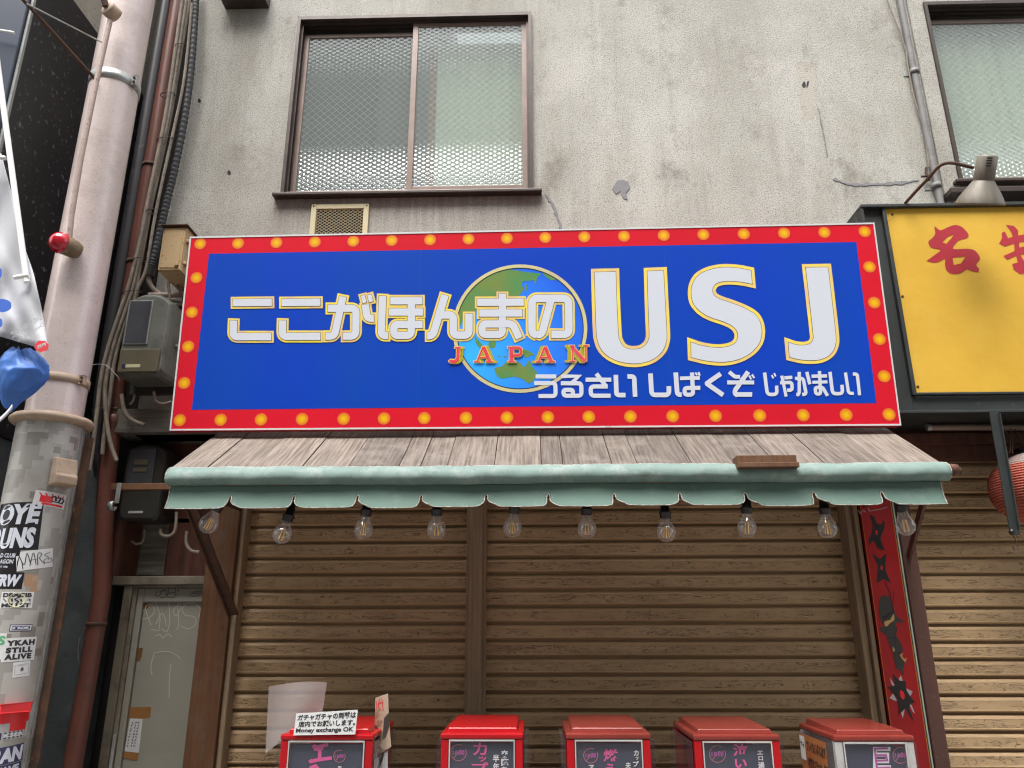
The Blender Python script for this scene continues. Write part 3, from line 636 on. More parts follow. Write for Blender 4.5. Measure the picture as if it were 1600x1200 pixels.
# ---- dark back of the shop bays (shutter housing and lintel)
shop = thing('shop_facade', (0, 0.2, 0), 'dark timber shop front behind the roller shutters below the signboard', 'shop front')
mb = MB(); mb.box(-1.36, 3.6, 0.15, 0.20, 0.1, 2.499); build('backing', mb, 'dark', shop)
mb = MB(); mb.box(-1.40, 3.6, 0.02, 0.148, 2.36, 2.498); build('lintel', mb, 'redwood', shop)
mb = MB(); mb.box(1.74, 3.6, -0.02, 0.018, 2.42, 2.47); build('rail', mb, 'redwood', shop)

# ---- roller shutters: every slat a part
PITCH = 0.0745
def shutter(x0, x1, ztop, label, zoff):
    r = thing('roller_shutter', ((x0+x1)/2, 0.12, 0.1), label, 'roller shutter', 'roller shutters of the shop fronts')
    prof = [(0.020, 0.0), (0.020, -0.0040), (-0.006, -0.0078), (-0.0125, -0.0185), (-0.0135, -0.0205), (-0.0125, -0.0225), (-0.0125, -0.0575), (-0.0145, -0.0595), (-0.0145, -0.0625), (-0.004, -0.0685), (0.020, -0.0692), (0.020, -PITCH)]
    first = None; n = int((ztop-0.12)/PITCH)
    for i in range(n):
        z = ztop-i*PITCH
        if first is None:
            mb = MB(); k = len(prof); c = V3(((x0+x1)/2, 0.12, ztop))
            mb.add([(x0, 0.12+y, ztop+zz) for y, zz in prof]+[(x1, 0.12+y, ztop+zz) for y, zz in prof], [(i_, i_+k, i_+k+1, i_+1) for i_ in range(k-1)])
            first = build('slat', mb, 'slat', r, (c.x, c.y, c.z))
        else: dup(first, r, (0, 0, -PITCH*i))
    return r
shutter(-1.365, -0.308, 1.2461+PITCH*15, 'brown wood grained roller shutter left of the middle post', 0)
shutter(-0.218, 1.50, 1.2461+PITCH*15, 'brown wood grained roller shutter right of the middle post, widest of the three', 0)
shutter(1.735, 3.6, 1.0851+PITCH*18, 'paler tan roller shutter below the yellow sign, beyond the brown post', 0)

# ---- posts and boards of the shop front
def timber(name, x0, x1, y0, y1, z0, z1, m, label, cat='post', bev=0.004):
    return lone(name, MB().box(x0, x1, y0, y1, z0, z1), m, label, cat, bevel=bev)
o = thing('timber_post', (-0.263, 0.07, 0.1), 'taupe grooved timber post between the two left shutters', 'post')
build('core', MB().box(-0.309, -0.2165, 0.062, 0.14, 0.1, 2.359), 'greywood', o, None, 0.003)
build('batten', MB().box(-0.296, -0.232, 0.050, 0.0615, 0.1, 2.358), 'greywood', o, None, 0.003)
o = thing('door_jamb_board', (-1.48, 0.05, 0.1), 'wide dark brown timber board between the grey door and left shutter', 'board')
build('board', MB().box(-1.525, -1.425, 0.03, 0.10, 0.1, 2.34), 'brownwood', o, None, 0.003)
build('trim', MB().box(-1.424, -1.385, 0.015, 0.10, 0.1, 2.34), 'brownwood', o, None, 0.003)
build('trim', MB().box(-1.384, -1.36, 0.04, 0.12, 0.1, 2.34), 'greywood', o, None, 0.002)
for z in (1.72, 1.60): build('screw', MB().lathe([(0, 0), (0.006, 0.001), (0.006, 0.004)], (-1.405, 0.016, z), 8, (0, -1, 0)), 'dark', o)
o = thing('shutter_jamb', (1.47, 0.03, 0.1), 'thin grooved timber jamb left of the red ninja board', 'post')
build('jamb', MB().box(1.452, 1.482, 0.02, 0.13, 0.1, 2.358), 'greywood', o, None, 0.003)
build('jamb', MB().box(1.4835, 1.503, -0.004, 0.13, 0.1, 2.358), 'greywood', o, None, 0.003)
timber('brown_post', 1.664, 1.728, -0.035, 0.13, 0.1, 2.40, 'postbrown', 'plain brown painted post right of the red ninja board')

# ---- red board with throwing stars and a ninja
BX0, BX1, BY = 1.509, 1.652, -0.02
rb = thing('ninja_board', (1.58, BY, 0.1), 'tall narrow red board with black throwing stars and a ninja figure', 'sign board')
build('board', MB().box(BX0, BX1, BY, 0.0, 0.1, 2.36), 'boardred', rb)
mb = MB(); mb.box(BX1, BX1+0.0035, BY-0.001, 0.0, 0.1, 2.36); build('trim', mb, 'trimgreen', rb)
mb = MB(); mb.box(BX1+0.0036, BX1+0.0095, BY-0.004, 0.0, 0.1, 2.36); build('trim', mb, 'trimwhite', rb)
mb = MB(); mb.box(BX1-0.003, BX1-0.0005, BY-0.001, BY-0.0001, 0.1, 2.36); mb.box(BX0+0.0005, BX0+0.002, BY-0.001, BY-0.0001, 0.1, 2.36); build('trim', mb, 'trimorange', rb)
FB = Face(lambda a, b: at(a, b, BY), (0, -1, 0))
def zc(ox, oy, s): return lambda pts: [(ox+p[0]/s, oy+p[1]/s)+tuple(p[2:]) for p in pts]
c1 = zc(1330, 790, 5.7154); c2 = zc(1340, 980, 5.456)
mb = MB()
mb.fill([[FB.P(p, 0.0012) for p in smooth2(c1([(160, 85), (200, 95), (215, 130), (238, 165), (270, 165), (290, 130), (298, 185), (280, 240), (262, 285), (270, 330), (300, 400, 's'), (240, 385), (215, 340), (190, 318), (162, 360, 's'), (160, 300), (185, 240), (190, 170), (160, 90, 's')]))]])
build('throwing_star', mb, 'ninjablack', rb); mb = MB()
mb.fill([[FB.P(p, 0.0012) for p in c1([(190, 425), (255, 478), (312, 425), (305, 520), (308, 585), (355, 692), (285, 655), (230, 695), (232, 600), (240, 545), (215, 490)])]])
build('throwing_star', mb, 'ninjablack', rb)
mb = MB()
for (x, y) in ((225, 240), (270, 556)): build('star_centre', MB().fill([[FB.P(p, 0.0018) for p in c1([(x-8, y-20), (x+7, y-18), (x+8, y+18), (x-6, y+20)])]]), 'sred', rb)
mb = MB()   # ninja: hood, body, arms, sword
for pts in ([(245, 900), (255, 830), (300, 800), (345, 830), (370, 900), (390, 960), (395, 1060), (400, 1130), (375, 1175), (345, 1180), (310, 1130), (280, 1060), (250, 980)],
            [(255, 1085), (320, 1110), (345, 1180), (300, 1150), (262, 1120)], [(395, 980), (420, 1000), (465, 1035), (440, 1045), (400, 1040)]):
    mb.fill([[FB.P(p, 0.0012) for p in smooth2(c1(pts))]])
for pts in ([(235, 0), (330, 0), (325, 60), (370, 140), (385, 200), (360, 240), (400, 290), (385, 360), (345, 365), (320, 330), (305, 240), (285, 180), (250, 90)],
            [(375, 365), (395, 380), (390, 410), (380, 400)]):
    mb.fill([[FB.P(p, 0.0015) for p in smooth2(c2(pts))]])
build('ninja_figure', mb, 'ninja', rb)
mb = MB(); put_strokes(mb, FB, [c1([(300, 680), (355, 800)]), c1([(380, 770), (372, 900)]), c1([(345, 800), (380, 960)])], 1.2, 0.0022)
build('sword', mb, 'ninjablack', rb); mb = MB(); put_strokes(mb, FB, [c2([(250, 90), (320, 85), (335, 0)]), c2([(320, 85), (310, 240)]), c2([(345, 210), (385, 300)])], 1.0, 0.0022); build('ninja_outline', mb, 'ninjablack', rb); mb = MB()
mb.fill([[FB.P(p, 0.002) for p in c1([(265, 1000), (330, 960), (375, 930), (380, 945), (300, 1020)])]])
build('ninja_headband', mb, 'ninjablack', rb)
mb = MB(); mb.fill([[FB.P(p, 0.0026) for p in smooth2(c1([(295, 1040), (325, 1025), (345, 1020), (375, 970), (382, 1020), (350, 1045), (320, 1075), (300, 1075)]))]])
mb.fill([[FB.P(p, 0.0026) for p in c2([(355, 235), (388, 220), (375, 245), (395, 270), (418, 262), (405, 300), (375, 270)])]])
mb.fill([[FB.P(p, 0.0026) for p in c2([(298, 160), (316, 190), (308, 215), (298, 200)])]])
build('ninja_skin', mb, 'skin', rb)
mb = MB(); 
for pts in ([(275, 430), (315, 495), (300, 500), (285, 480)], [(350, 440), (368, 410), (385, 460), (362, 475)], [(415, 522), (468, 548), (450, 585), (420, 560)],
            [(270, 605), (300, 565), (335, 625), (325, 630)], [(440, 655), (460, 665), (488, 735), (468, 720)], [(370, 730), (400, 700), (385, 775)]):
    build('star_shine', MB().fill([[FB.P(p, 0.0012) for p in c2(pts)]]), 'palegrey', rb)
mb = MB(); mb.fill([[FB.P(p, 0.0020) for p in c2([(300, 395), (355, 455), (410, 460), (412, 530), (440, 580), (488, 640), (445, 655), (440, 690), (478, 805), (400, 690), (345, 750), (350, 690), (335, 600), (300, 560), (255, 505), (318, 500)])]])
build('throwing_star', mb, 'ninjablack', rb)
mb = MB(); mb.fill([[FB.P(p, 0.0026) for p in smooth2(c2([(358, 545), (375, 540), (395, 565), (398, 600), (388, 618), (365, 590)]))]]); build('star_centre', mb, 'sred', rb)
mb = MB(); put_strokes(mb, FB, [c1([(62, 40), (80, 75), (110, 40), (125, 60)]), c1([(150, 20), (160, 50), (250, 35), (320, 15)])], 0.9, 0.0016); build('lettering', mb, 'palegrey', rb)

# ================================================================== MAIN SIGNBOARD
TL, TR, BR, BL = (297, 370), (1366, 348), (1408, 665), (265, 673)
SP0 = at(840, 669, -0.385); SPT = at(840, 359, -0.440)
sn = (V3((1, 0.0, 0))).cross(SPT-SP0).normalized();  sn = sn if sn.y < 0 else -sn
FS = Face(lambda a, b: at_plane(a, b, SP0, sn), sn)
sign = thing('shop_signboard', FS.P((840, 673), 0), 'long red bordered blue signboard with a globe and big white letters', 'sign')
mb = MB(); mb.prism([FS.P(p, 0) for p in (TL, TR, BR, BL)], -sn*0.045); build('panel', mb, 'signred', sign)
mb = MB(); out = [TL, TR, BR, BL]; inn = [(299, 372.5), (1364.3, 350.4), (1405.6, 662.4), (267.6, 670.4)]
for i in range(4):
    j = (i+1) % 4; mb.prism([FS.P(out[i], 0.0025), FS.P(out[j], 0.0025), FS.P(inn[j], 0.0025), FS.P(inn[i], 0.0025)], -sn*0.0023)
build('edge_trim', mb, 'whiteedge', sign)
mb = MB(); mb.fill([[FS.P(p, 0.0004) for p in ((326.5, 396.5), (1338, 378), (1369.5, 630), (299.5, 640.5))]]); build('blue_field', mb, 'signblue', sign)
# join lines of the vinyl sheets
mb = MB()
for (xt, xb) in ((657.5, 652), (1037.0, 1050.0)):
    mb.fill([[FS.P(p, 0.0007) for p in ((xt, 391), (xt+1.0, 391), (xb+1.0, 633), (xb, 633))]])
build('sheet_seam', mb, mat('seam_blue', (0.006, 0.058, 0.42), 0.3), sign)
# printed bulbs
ds = MB(); c0 = FS.P((313, 381), 0.0007); e1 = V3((1, 0, 0)); e2 = sn.cross(e1).normalized()
ds.add([c0]+[c0+e1*(0.0275*math.cos(a*math.pi/16))+e2*(0.0275*math.sin(a*math.pi/16)) for a in range(32)], [(0, i+1, (i+1) % 32+1) for i in range(32)])
top = [313, 372, 432, 492, 552, 612, 672, 732, 792, 852, 913, 975, 1037, 1099, 1162, 1225, 1288, 1351]
bot = [281, 345, 408, 472, 537, 600, 663, 728, 792, 856, 920, 985, 1051, 1118, 1187, 1255, 1322, 1389]
spots = [(x, 381.5-(x-313)*0.0188) for x in top]+[(x, 656.5-(x-281)*0.0080) for x in bot]
spots += [(307, 434), (300, 488), (294, 541.5), (288, 598.5), (1358.5, 417), (1366, 473), (1374, 530), (1381.5, 588)]
b0 = build('printed_bulb', ds, 'bulbprint', sign, c0)
for p in spots[1:]: dup(b0, sign, FS.P(p, 0.0007)-c0)
# globe
G0 = FS.P((812, 511.5), 0); GR = 0.318
gx = e1; gy = e2
def gp(dx, dy, up): return G0+gx*dx+gy*dy+sn*up
def disc(r, up, n=72): return [gp(r*math.cos(2*math.pi*i/n), r*math.sin(2*math.pi*i/n), up) for i in range(n)]
GRr = (FS.P((916.5, 511), 0)-FS.P((708, 511), 0)).length/2
def annulus(mb, r0, r1, up, n=72):
    a = disc(r0, up, n); b = disc(r1, up, n); mb.add(a+b, [(i, (i+1) % n, (i+1) % n+n, i+n) for i in range(n)])
ms = radial_material('globe_ocean', [(0.0, (0.035, 0.42, 1.0, 1)), (0.45, (0.025, 0.24, 0.90, 1)), (1.0, (0.012, 0.075, 0.62, 1))], GRr*2.0, 0.28)
mb = MB(); mb.fill([disc(GRr, 0.0008)]); build('globe_ocean', mb, ms, sign, gp(-GRr*0.75, -GRr*0.45, 0.0008))
mb = MB(); annulus(mb, GRr-0.0165, GRr-0.0125, 0.0018); build('globe_outline', mb, 'black', sign)
mb = MB(); annulus(mb, GRr-0.0125, GRr+0.003, 0.0016); build('globe_ring', mb, 'ring', sign)
cz = zc(700, 400, 5.454)
lands = [[(425, 112), (560, 120), (690, 140), (795, 152), (765, 180), (740, 248), (732, 205), (690, 215), (645, 215), (628, 250), (648, 280), (620, 320), (590, 350), (440, 380), (300, 380), (240, 470), (190, 500), (140, 510), (120, 560), (100, 592), (85, 520), (70, 480), (62, 450), (85, 400), (130, 320), (190, 240), (260, 180), (340, 140)],
         [(808, 140), (850, 128), (900, 160), (922, 195), (890, 208), (850, 190), (820, 165)], [(228, 680), (250, 710), (282, 745), (305, 780), (268, 782), (236, 735)],
         [(345, 745), (365, 725), (400, 722), (408, 755), (392, 785), (355, 780)], [(640, 800), (690, 810), (740, 845), (705, 850), (675, 868), (650, 855)], [(662, 235), (676, 260), (670, 300), (656, 280)],
         [(395, 960), (460, 940), (500, 898), (530, 912), (610, 908), (650, 948), (690, 888), (718, 945), (758, 992), (745, 1040), (690, 1088), (640, 1052), (560, 1030), (440, 1042)],
         [(425, 852), (445, 850), (450, 856), (430, 858)], [(470, 856), (500, 854), (498, 862), (475, 864)]]
def inside(p3):  # keep land inside the globe
    d = p3-G0; r = math.hypot(d.dot(gx), d.dot(gy)); k = min(1, (GRr-0.016)/max(r, 1e-6)); return G0+(d-sn*d.dot(sn))*k
mb = MB()
for l in lands: mb.fill([[inside(FS.P(p, 0))+sn*0.0012 for p in smooth2(cz(l), 3)]])
build('globe_land', mb, 'land', sign)

# lettering of the sign: strokes measured on the photo, one part per character
lay_ = lay
def char(F, strokes, w, parent, outlined, ox, oy, s):
    z = zc(ox, oy, s); mb = MB(); S = [z(st['p'] if isinstance(st, dict) else st) for st in strokes]
    Wd = [(st['w'] if isinstance(st, dict) else w)/s for st in strokes]
    if s == 8 and False: pass
    S = [[(p[0], p[1])+((p[2]/s,) if len(p) > 2 else ()) for p in st] for st in S]
    for ly, (ext, up) in (((0, (3.6, 0.0022)), (1, (0.6, 0.0031)), (2, (0, 0.0040))) if outlined else ((2, (0, 0.0024)),)):
        mb.mi = ly
        for k, st in enumerate(S):
            lay_(mb, F, stroke2(st, Wd[k]+2*ext, ext), up, k)
    build('letter', mb, ['gold', 'black', 'white'], parent, F.P((ox+strokes_mean(S)[0]-ox, strokes_mean(S)[1]), 0))
def strokes_mean(S):
    P = [p for st in S for p in st]; return (sum(p[0] for p in P)/len(P), sum(p[1] for p in P)/len(P))
W8 = 92
Z1c = (345, 440, 8); Z2c = (530, 440, 8); Z3c = (720, 440, 8)
char(FS, [[(155, 268), (642, 261)], [(165, 490), (156, 691, 62), (636, 692)]], W8, sign, True, *Z1c)
char(FS, [[(760, 265), (1248, 260)], [(777, 487), (770, 688, 62), (1248, 688)]], W8, sign, True, *Z1c)
char(FS, [[(-140, 337), (213, 337, 62), (210, 685, 70), (50, 685)], [(50, 190), (-57, 685, 60), (-170, 685)], [(328, 290), (352, 462, 52), (436, 462)],
          {'p': [(297, 176), (321, 268)], 'w': 50}, {'p': [(378, 168), (402, 258)], 'w': 54}], W8, sign, True, *Z2c)
char(FS, [[(545, 182), (526, 676, 55), (612, 676)], [(640, 243), (1043, 243)], [(622, 384), (1050, 384)], [(1045, 540), (686, 540, 52), (684, 676, 52), (902, 676, 60), (906, 243)]], W8, sign, True, *Z2c)
char(FS, [[(1325, 172), (1170, 680, 60), (1100, 680)], [(1240, 420), (1428, 420, 62), (1426, 672, 62), (1622, 672, 62), (1622, 405)]], W8+4, sign, True, *Z2c)
char(FS, [[(520, 155), (520, 664, 60), (266, 664, 55), (266, 532, 55), (520, 532)], [(205, 263), (788, 260)], [(230, 397), (770, 395)], [(520, 530), (648, 530, 55), (732, 712)]], W8, sign, True, *Z3c)
char(FS, [[(1132, 214), (1010, 667, 55), (890, 667, 70), (890, 214, 70), (1346, 212, 75), (1352, 662, 70), (1130, 662)]], W8+4, sign, True, *Z3c)
A = (820, 570, 8); B = (1000, 570, 8); Cc = (1160, 570, 8)
def sm(st, w, zz): char(FS, st, w, sign, False, *zz)
sm([[(135, 147), (393, 147)], [(118, 230), (382, 230, 45), (385, 392, 45), (172, 392)]], 51, A)
sm([{'p': [(455, 145), (672, 145), (585, 228)], 'w': 48}, [(450, 232), (706, 232, 45), (708, 388, 45), (484, 388, 38), (484, 315, 32), (600, 315, 30), (600, 388)]], 52, A)
sm([[(760, 188), (1080, 188)], [(893, 112), (1008, 262)], [(1036, 272), (822, 272, 45), (826, 388, 45), (1072, 388)]], 52, A)
sm([[(1137, 128), (1145, 380, 40), (1258, 380)], [(1282, 148), (1366, 148, 38), (1378, 402)]], 57, A)
sm([[(130, 110), (145, 378, 50), (360, 378, 50), (360, 268)]], 58, B)
sm([[(445, 98), (465, 375, 40), (520, 375)], {'p': [(498, 170), (745, 166)], 'w': 46}, {'p': [(648, 98), (662, 375, 40), (556, 375, 40), (556, 292, 35), (752, 290)], 'w': 52}, {'p': [(728, 92), (745, 138)], 'w': 26}, {'p': [(690, 98), (712, 132)], 'w': 22}], 58, B)
sm([[(1007, 113), (832, 236, 12), (1038, 380)]], 58, B)
sm([{'p': [(1112, 90), (1185, 152, 20), (1250, 152)], 'w': 48}, {'p': [(1350, 88), (1180, 330, 30), (1190, 372, 20), (1400, 372)], 'w': 58}, {'p': [(1088, 222), (1425, 222)], 'w': 50}, {'p': [(1363, 135), (1388, 185)], 'w': 26}, {'p': [(1398, 123), (1425, 168)], 'w': 26}], 50, B)
sm([[(275, 98), (310, 372, 45), (430, 372, 45), (425, 262)], {'p': [(364, 130), (386, 172)], 'w': 22}, {'p': [(395, 106), (412, 148)], 'w': 22}], 43, Cc)
sm([{'p': [(490, 138), (545, 398)], 'w': 38}, [(468, 225), (615, 222, 35), (620, 318, 35), (558, 320)], {'p': [(522, 165), (622, 158)], 'w': 42}], 44, Cc)
sm([[(655, 172), (758, 172, 35), (795, 368, 30), (745, 372)], [(708, 90), (708, 345, 20), (700, 372, 10), (672, 372)], [(802, 90), (840, 245)]], 42, Cc)
sm([[(862, 145), (1055, 140)], {'p': [(872, 220), (1060, 215)], 'w': 38}, [(960, 80), (975, 368, 32), (915, 368, 32), (905, 285, 32), (1000, 285, 20), (1062, 390)]], 42, Cc)
sm([[(1092, 90), (1125, 362, 45), (1250, 362, 45), (1242, 252)]], 43, Cc)
sm([[(1285, 98), (1325, 358, 35), (1390, 358)], [(1378, 117), (1432, 117, 30), (1462, 382)]], 40, Cc)
# U S J
c8 = zc(910, 400, 3.8095)
U_ = [(72, 98, 's'), (198, 95, 's'), (203, 260), (214, 470), (222, 505), (240, 535), (268, 552), (303, 557), (345, 551), (378, 528), (395, 495), (398, 460), (392, 300), (386, 92, 's'), (482, 88, 's'), (492, 290), (501, 460), (498, 510), (480, 560), (440, 602), (390, 628), (320, 641), (240, 634), (170, 608), (118, 565), (90, 505), (82, 430), (76, 250)]
S_ = [(1002, 88, 's'), (1009, 168, 's'), (960, 158), (910, 152), (850, 151), (800, 163), (777, 188), (774, 218), (790, 242), (825, 260), (880, 279), (960, 310), (1025, 348), (1056, 395), (1066, 455), (1052, 518), (1005, 574), (930, 615), (840, 632), (740, 625), (648, 604, 's'), (645, 514, 's'), (700, 532), (770, 545), (840, 545), (895, 529), (922, 497), (922, 455), (895, 420), (840, 392), (760, 365), (700, 330), (660, 282), (648, 225), (657, 165), (690, 117), (750, 86), (830, 70), (920, 73)]
J_ = [(1328, 70, 's'), (1460, 68, 's'), (1484, 270), (1506, 470), (1504, 530), (1480, 580), (1430, 612), (1370, 622), (1300, 618), (1232, 603, 's'), (1224, 514, 's'), (1270, 529), (1320, 532), (1358, 519), (1374, 490), (1371, 450), (1350, 260)]
for P in (U_, S_, J_):
    q = smooth2([p[:2] + tuple(p[2:]) for p in P], 5); mb = MB()
    for mi, (o_, up) in enumerate(((21, 0.0022), (2.6, 0.0026))):
        mb.mi = mi; A2 = c8(offset_poly(q, -2)); B2 = c8(offset_poly(q, o_)); k_ = len(q)
        mb.add([FS.P(p, up) for p in A2+B2], [(i, (i+1) % k_, (i+1) % k_+k_, i+k_) for i in range(k_)])
    mb.mi = 2; mb.fill([[FS.P(p, 0.0030) for p in c8(q)]])
    cx = sum(p[0] for p in q)/len(q); cy = sum(p[1] for p in q)/len(q)
    build('letter', mb, ['gold', 'black', 'white'], sign, FS.P(c8([(cx, cy)])[0], 0))
# serif letters J A P A N over the globe
def serif(strokes, sh):
    mb = MB(); S = []
    for p, w in strokes: S.append((cz(p), w/5.454))
    for ly, (ext, up, dx) in enumerate(((1.0, 0.0050, sh), (1.0, 0.0060, 0), (0, 0.0070, 0))):
        mb.mi = ly
        for k, (st, w) in enumerate(S):
            for kk in ((0.5, 1.0) if ly == 0 else (0,)):
                st2 = [(p[0]+dx*kk, p[1])+((p[2]/5.454,) if len(p) > 2 else ()) for p in st]
                lay_(mb, FS, stroke2(st2, w+2*ext, ext), up, k)
    a = S[0][0][0]; build('letter', mb, ['olive', 'gold', 'japred'], sign, FS.P((a[0], a[1]), 0))
serif([([(88, 788), (86, 885, 22), (50, 908, 15), (18, 896)], 27), ([(58, 784), (112, 784)], 10), ([(12, 892), (22, 908)], 12)], 4.5)
def A_(o): return [([(300+o, 778), (248+o, 905)], 14), ([(303+o, 778), (358+o, 905)], 30), ([(268+o, 868), (345+o, 868)], 12), ([(222+o, 905), (276+o, 905)], 11), ([(325+o, 905), (390+o, 905)], 11)]
serif(A_(0), 4.5)
serif([([(541, 782), (541, 905)], 34), ([(510, 905), (576, 905)], 11), ([(510, 781), (590, 781)], 11), ([(545, 785), (624, 785, 34), (624, 850, 34), (545, 850)], 22)], 0.6)
serif(A_(523), -4.5)
serif([([(1062, 778), (1062, 900)], 12), ([(1052, 776), (1168, 902)], 28), ([(1174, 770), (1174, 900)], 12), ([(1032, 770), (1076, 770)], 10), ([(1032, 900), (1088, 900)], 10), ([(1150, 768), (1200, 768)], 10)], -6)
# steel brackets that carry the sign
mb = MB()
for x in (-1.3, 0.0, 1.3): mb.box(x-0.02, x+0.02, -0.37, 0.0, 3.0, 3.04); mb.box(x-0.02, x+0.02, -0.325, 0.0, 2.52, 2.56)
build('bracket', mb, 'rust', sign)

# ================================================================== AWNING
aw = thing('awning', (0.08, 0.0, 2.19), 'weathered plank awning with a scalloped sage green canvas valance', 'awning')
SL = math.tan(math.radians(31.0)); AY, AZ = -0.70, 2.188
def az(y): return AZ+(y-AY)*SL
edges = [266, 322, 396, 470, 543, 622, 656, 698, 772, 846, 880, 957, 997, 1083, 1150, 1215, 1290, 1382, 1475]
ex = [at(x, 730, AY).x for x in edges]
for i in range(len(ex)-1):
    a, b = ex[i]+0.0017, ex[i+1]-0.0017; dz = random.uniform(-0.0025, 0.0035); fy = AY+random.uniform(-0.006, 0.004); y1 = -0.05; sk = random.uniform(-0.002, 0.002)
    mb = MB(); th = 0.011; nb = 6
    fr_ = [(a+(b-a)*k/nb, fy+random.uniform(-0.0025, 0.0025)) for k in range(nb+1)]
    n_ = nb+1; vs = [(x, y, az(y)+dz) for x, y in fr_]+[(x+sk, y1, az(y1)+dz) for x, y in fr_]
    vs += [(x, y, az(y)+dz-th) for x, y in fr_]+[(x+sk, y1, az(y1)+dz-th) for x, y in fr_]
    fs = []
    for k in range(nb): fs += [(k, k+1, n_+k+1, n_+k), (2*n_+k+1, 2*n_+k, 3*n_+k, 3*n_+k+1), (2*n_+k, 2*n_+k+1, k+1, k)]
    fs += [(0, n_, 3*n_, 2*n_), (n_-1, 3*n_-1, 4*n_-1, 2*n_-1)]
    mb.add(vs, fs); build('plank', mb, 'plank', aw, ((a+b)/2, AY, AZ))
# battens below the planks
mb = MB()
for y in (-0.64, -0.35, -0.10):
    z = az(y)-0.013; mb.box(-1.39, 1.54, y-0.02, y+0.02, z-0.035-0.012, z-0.012)
build('batten', mb, 'brownwood', aw)
# canvas: roll and valance, one cloth with cut and curled scallops
VX0, VX1 = -1.392, 1.556
notch = [at(x, 772, -0.76).x for x in (354, 455, 556, 656, 759, 857, 961, 1065, 1169, 1277, 1385)]
segs = [VX0+0.01]+notch+[VX1-0.03]
roll = [(-0.694, 2.193), (-0.708, 2.191), (-0.724, 2.186), (-0.739, 2.175), (-0.748, 2.160), (-0.750, 2.145), (-0.746, 2.135), (-0.737, 2.126), (-0.724, 2.121), (-0.716, 2.119)]
mb = MB()
def rollf(u, v):
    k = v*(len(roll)-1); i = min(int(k), len(roll)-2); t = k-i
    y = roll[i][0]*(1-t)+roll[i+1][0]*t; z = roll[i][1]*(1-t)+roll[i+1][1]*t; x = VX0+(VX1-VX0)*u
    return V3((x, y+0.0022*math.sin(x*9)+0.0016*math.sin(x*23+v*5)+0.0009*math.sin(x*61+v*9), z+0.0018*math.sin(x*4.2)+0.001*math.sin(x*31)))
mb.grid(rollf, 160, 16)
build('canvas_roll', mb, 'faded', aw, None, solid=0.002)
mbe = MB()
for (xx, e_) in ((VX0, 0), (VX1, 1)): mbe.tube([rollf(e_, k/12)-V3((0, 0.0, 0)) for k in range(13)], 0.0024, 6)
mbe.tube([rollf(k/60, 0.02)+V3((0, 0, 0.001)) for k in range(61)], 0.0022, 6)
build('hem', mbe, 'hem', aw)
mbh = MB(); rs = random.Random(3); VM = MB()
for i in range(len(segs)-1):
    a, b = segs[i], segs[i+1]; curlL = rs.uniform(0.3, 1.0); curlR = rs.uniform(0.2, 0.7); cl = rs.uniform(0.020, 0.034); L0 = bool(i); R0 = i < len(segs)-2
    wideL = 0.014+0.022*curlL**2; wideR = 0.006+0.014*curlR**2; sag = rs.uniform(-0.003, 0.003)
    def vf(u, v, a=a, b=b, cl=cl, curlL=curlL, curlR=curlR, wideL=wideL, wideR=wideR, L0=L0, R0=R0, sag=sag):
        ncut = 0.44; k = max(0.0, (v-ncut)/(1-ncut)); kk = max(0.0, (k-0.45)/0.55)
        slot = 0.0058*min(1.0, (k/0.25))**0.5 if k > 0 else 0.0
        la = a+((slot+wideL*kk**2.2) if L0 else 0.0); rb_ = b-((slot+wideR*kk**2.2) if R0 else 0.0)
        x = la+(rb_-la)*u; z = 2.119+(2.030-2.119)*v
        cor = (max(0, 1-u/0.12)**2*curlL if L0 else 0)+(max(0, 1-(1-u)/0.12)**2*curlR if R0 else 0)
        mid = math.sin(u*math.pi)
        z += 0.009*k*cor-0.003*mid*k+sag*k
        y = -0.716-0.002*math.sin(x*7)-0.004*v-cl*max(0, (v-0.30)/0.70)**2.0*(0.75+0.25*mid)-0.012*cor*k
        return V3((x, y, z))
    VM.grid(vf, 28, 25)
    vs_ = range(11, 26) if L0 else range(0, 26); ve_ = range(24, 10, -1) if R0 else range(24, -1, -1)
    path = [vf(0, v/25) for v in vs_]+[vf(u/24, 1) for u in range(1, 25)]+[vf(1, v/25) for v in ve_]
    mbh.tube([p+V3((0, -0.0008, 0)) for p in path], 0.0019, 6)
vo = build('valance', VM, 'green', aw)
bm_ = bmesh.new(); bm_.from_mesh(vo.data); bmesh.ops.remove_doubles(bm_, verts=bm_.verts, dist=0.0002); bm_.to_mesh(vo.data); bm_.free()
so_ = vo.modifiers.new('solidify', 'SOLIDIFY'); so_.thickness = 0.0016; so_.offset = 0
build('hem', mbh, 'hem', aw)
mb = MB(); mb.tube([(-1.40, -0.722, 2.155), (1.60, -0.722, 2.155)], 0.013, 12); build('roller_bar', mb, 'rust', aw)
mb = MB(); mb.lathe([(0, 0), (0.020, 0.0), (0.024, 0.008), (0.020, 0.030), (0.008, 0.034), (0, 0.034)], (1.562, -0.722, 2.158), 8, (1, 0, 0.1)); build('bar_end', mb, 'redwood', aw)
